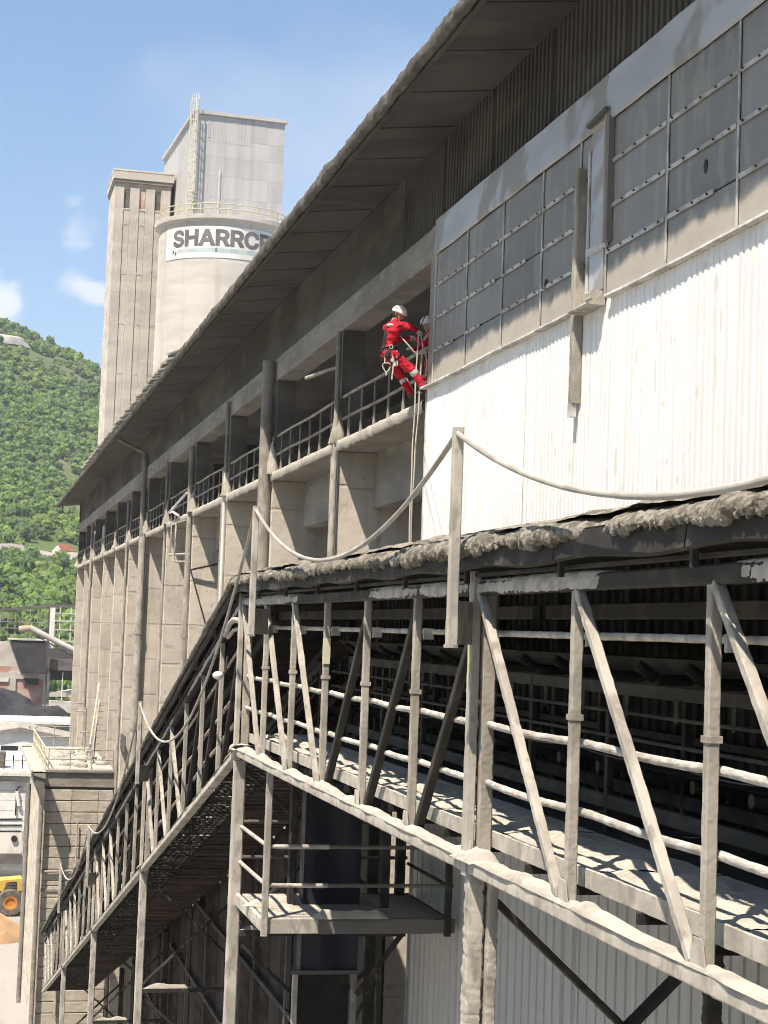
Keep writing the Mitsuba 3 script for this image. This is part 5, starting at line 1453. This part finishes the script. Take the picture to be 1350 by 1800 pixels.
for y in (-.08, .08):
    tb(hn2, 'strap', 'mat_reflective', [K['pelvis'] + A(-.12, y, .15), K['chest'] + A(-.135, y, .05), K['neck'] + A(-.03, y, .04), K['chest'] + A(.12, y, 0)], .02, 6)
tb(hn2, 'belt', 'mat_black_webbing', [K['pelvis'] + A(.135 * math.cos(x), .18 * math.sin(x), .06) for x in np.linspace(0, 2 * math.pi, 24)], .03, 6)

# ---------------------------------------------------------------- forest on the hill
def tree_mesh(seed, h, w):
    r = np.random.default_rng(seed)
    V, Fc, n = [], [], 0
    for k in range(7):                            # a few overlapping leafy boughs
        a = r.random() * 6.28; rad = w * .30 * r.random() ** .5; z = h * (.42 + .42 * r.random())
        s = w * (.22 + .14 * r.random())
        ic = trimesh.creation.icosphere(1); v = np.array(ic.vertices)
        v = v * (1 + .55 * (r.random((len(v), 1)) - .45)) * A(s, s, s * .85) + A(rad * math.cos(a), rad * math.sin(a), z)
        V.append(v); Fc.append(ic.faces + n); n += len(v)
    m = 70                                        # loose sprays of leaves round the crown
    ph, ct = r.random(m) * 6.28, r.random(m) * 1.7 - .7
    st = np.sqrt(np.clip(1 - ct ** 2, 0, 1))
    c = np.stack([np.cos(ph) * st * w * .5, np.sin(ph) * st * w * .5, h * .62 + ct * h * .36], -1) * (.85 + .25 * r.random((m, 1)))
    d1, d2 = r.normal(size=(m, 3)) * w * .085, r.normal(size=(m, 3)) * w * .085
    V.append(np.stack([c - d1, c + d2, c + d1], 1).reshape(-1, 3)); Fc.append(np.arange(3 * m).reshape(-1, 3) + n)
    return np.concatenate(V), np.concatenate(Fc)


for i in range(4):
    scene['tree_kind_%d' % i] = {'type': 'shapegroup', 'crown': dress(tree_mesh(100 + i, 7.0, 6.4), 'mat_leaf_%d' % i)}
r = np.random.default_rng(77)
NT = 70000
xs, ys = r.uniform(-330, 420, NT), r.uniform(430, 1480, NT)
dens = meshkit.fbm(np.stack([xs / 55, ys / 55, xs * 0], -1), 4, 9)
road_gap = (np.abs(ys - 1342) < 14) & (xs < 52)
scar = (((xs - 60) / 26) ** 2 + ((ys - 985) / 70) ** 2 < 1) & (meshkit.fbm(np.stack([xs / 14, ys / 14, xs * 0], -1), 3, 4) > .42)
near_house = ((xs - 41) ** 2 + ((ys - 788) / 2.2) ** 2 < 19 ** 2) | ((xs - 22) ** 2 + (ys - 786) ** 2 < 60)
track_gap = np.abs(ys - (770 + 14 * np.sin(xs / 25) - .25 * xs)) < 15
lowband = (ys < 800) & (ys > 690) & (dens < .52)
keep = (dens > .26) & ~road_gap & ~scar & ~near_house & ~track_gap & ~lowband
keep &= r.random(NT) < np.clip((1700 - ys) / 1000, .28, .62) * np.clip(1.15 - np.abs(xs - 30) / 420, .15, 1)
zs = hill_z(xs, ys)
n_tree = 0
bounds = {}
for x, y, z in zip(xs[keep], ys[keep], zs[keep]):
    kind = int(min(3, max(0, meshkit.fbm(A(x / 90, y / 90, 3), 3, 5) * 5.2 - .9 + r.normal() * .75)))
    s = .36 + .75 * r.random() ** 2.2
    n_tree += 1
    scene['forest__%04d' % n_tree] = {'type': 'instance', 'group': {'type': 'ref', 'id': 'tree_kind_%d' % kind},
        'to_world': T4().translate([float(x), float(y), float(z) - .8]).rotate([0, 0, 1], float(r.random() * 360)).scale([s, s, s * float(.8 + .5 * r.random())])}
tag('forest', 'dense fresh green broadleaf forest covering the hillside', kind='stuff')
print('trees', n_tree, 'entries', len(scene))

# ---------------------------------------------------------------- the summer air between here and the hill
scene['air'] = {'type': 'homogeneous', 'albedo': {'type': 'rgb', 'value': [.94, .95, .965]}, 'sigma_t': {'type': 'rgb', 'value': [.00009, .0001, .000115]}}
scene['haze'] = {'type': 'cube', 'bsdf': {'type': 'null'}, 'interior': {'type': 'ref', 'id': 'air'},
                 'to_world': T4().translate([0, 0, 189.0]).scale([7300, 7300, 212.0 + 100])}
tag('haze', 'thin summer haze over the valley', kind='stuff')
scene['camera']['medium'] = {'type': 'ref', 'id': 'air'}
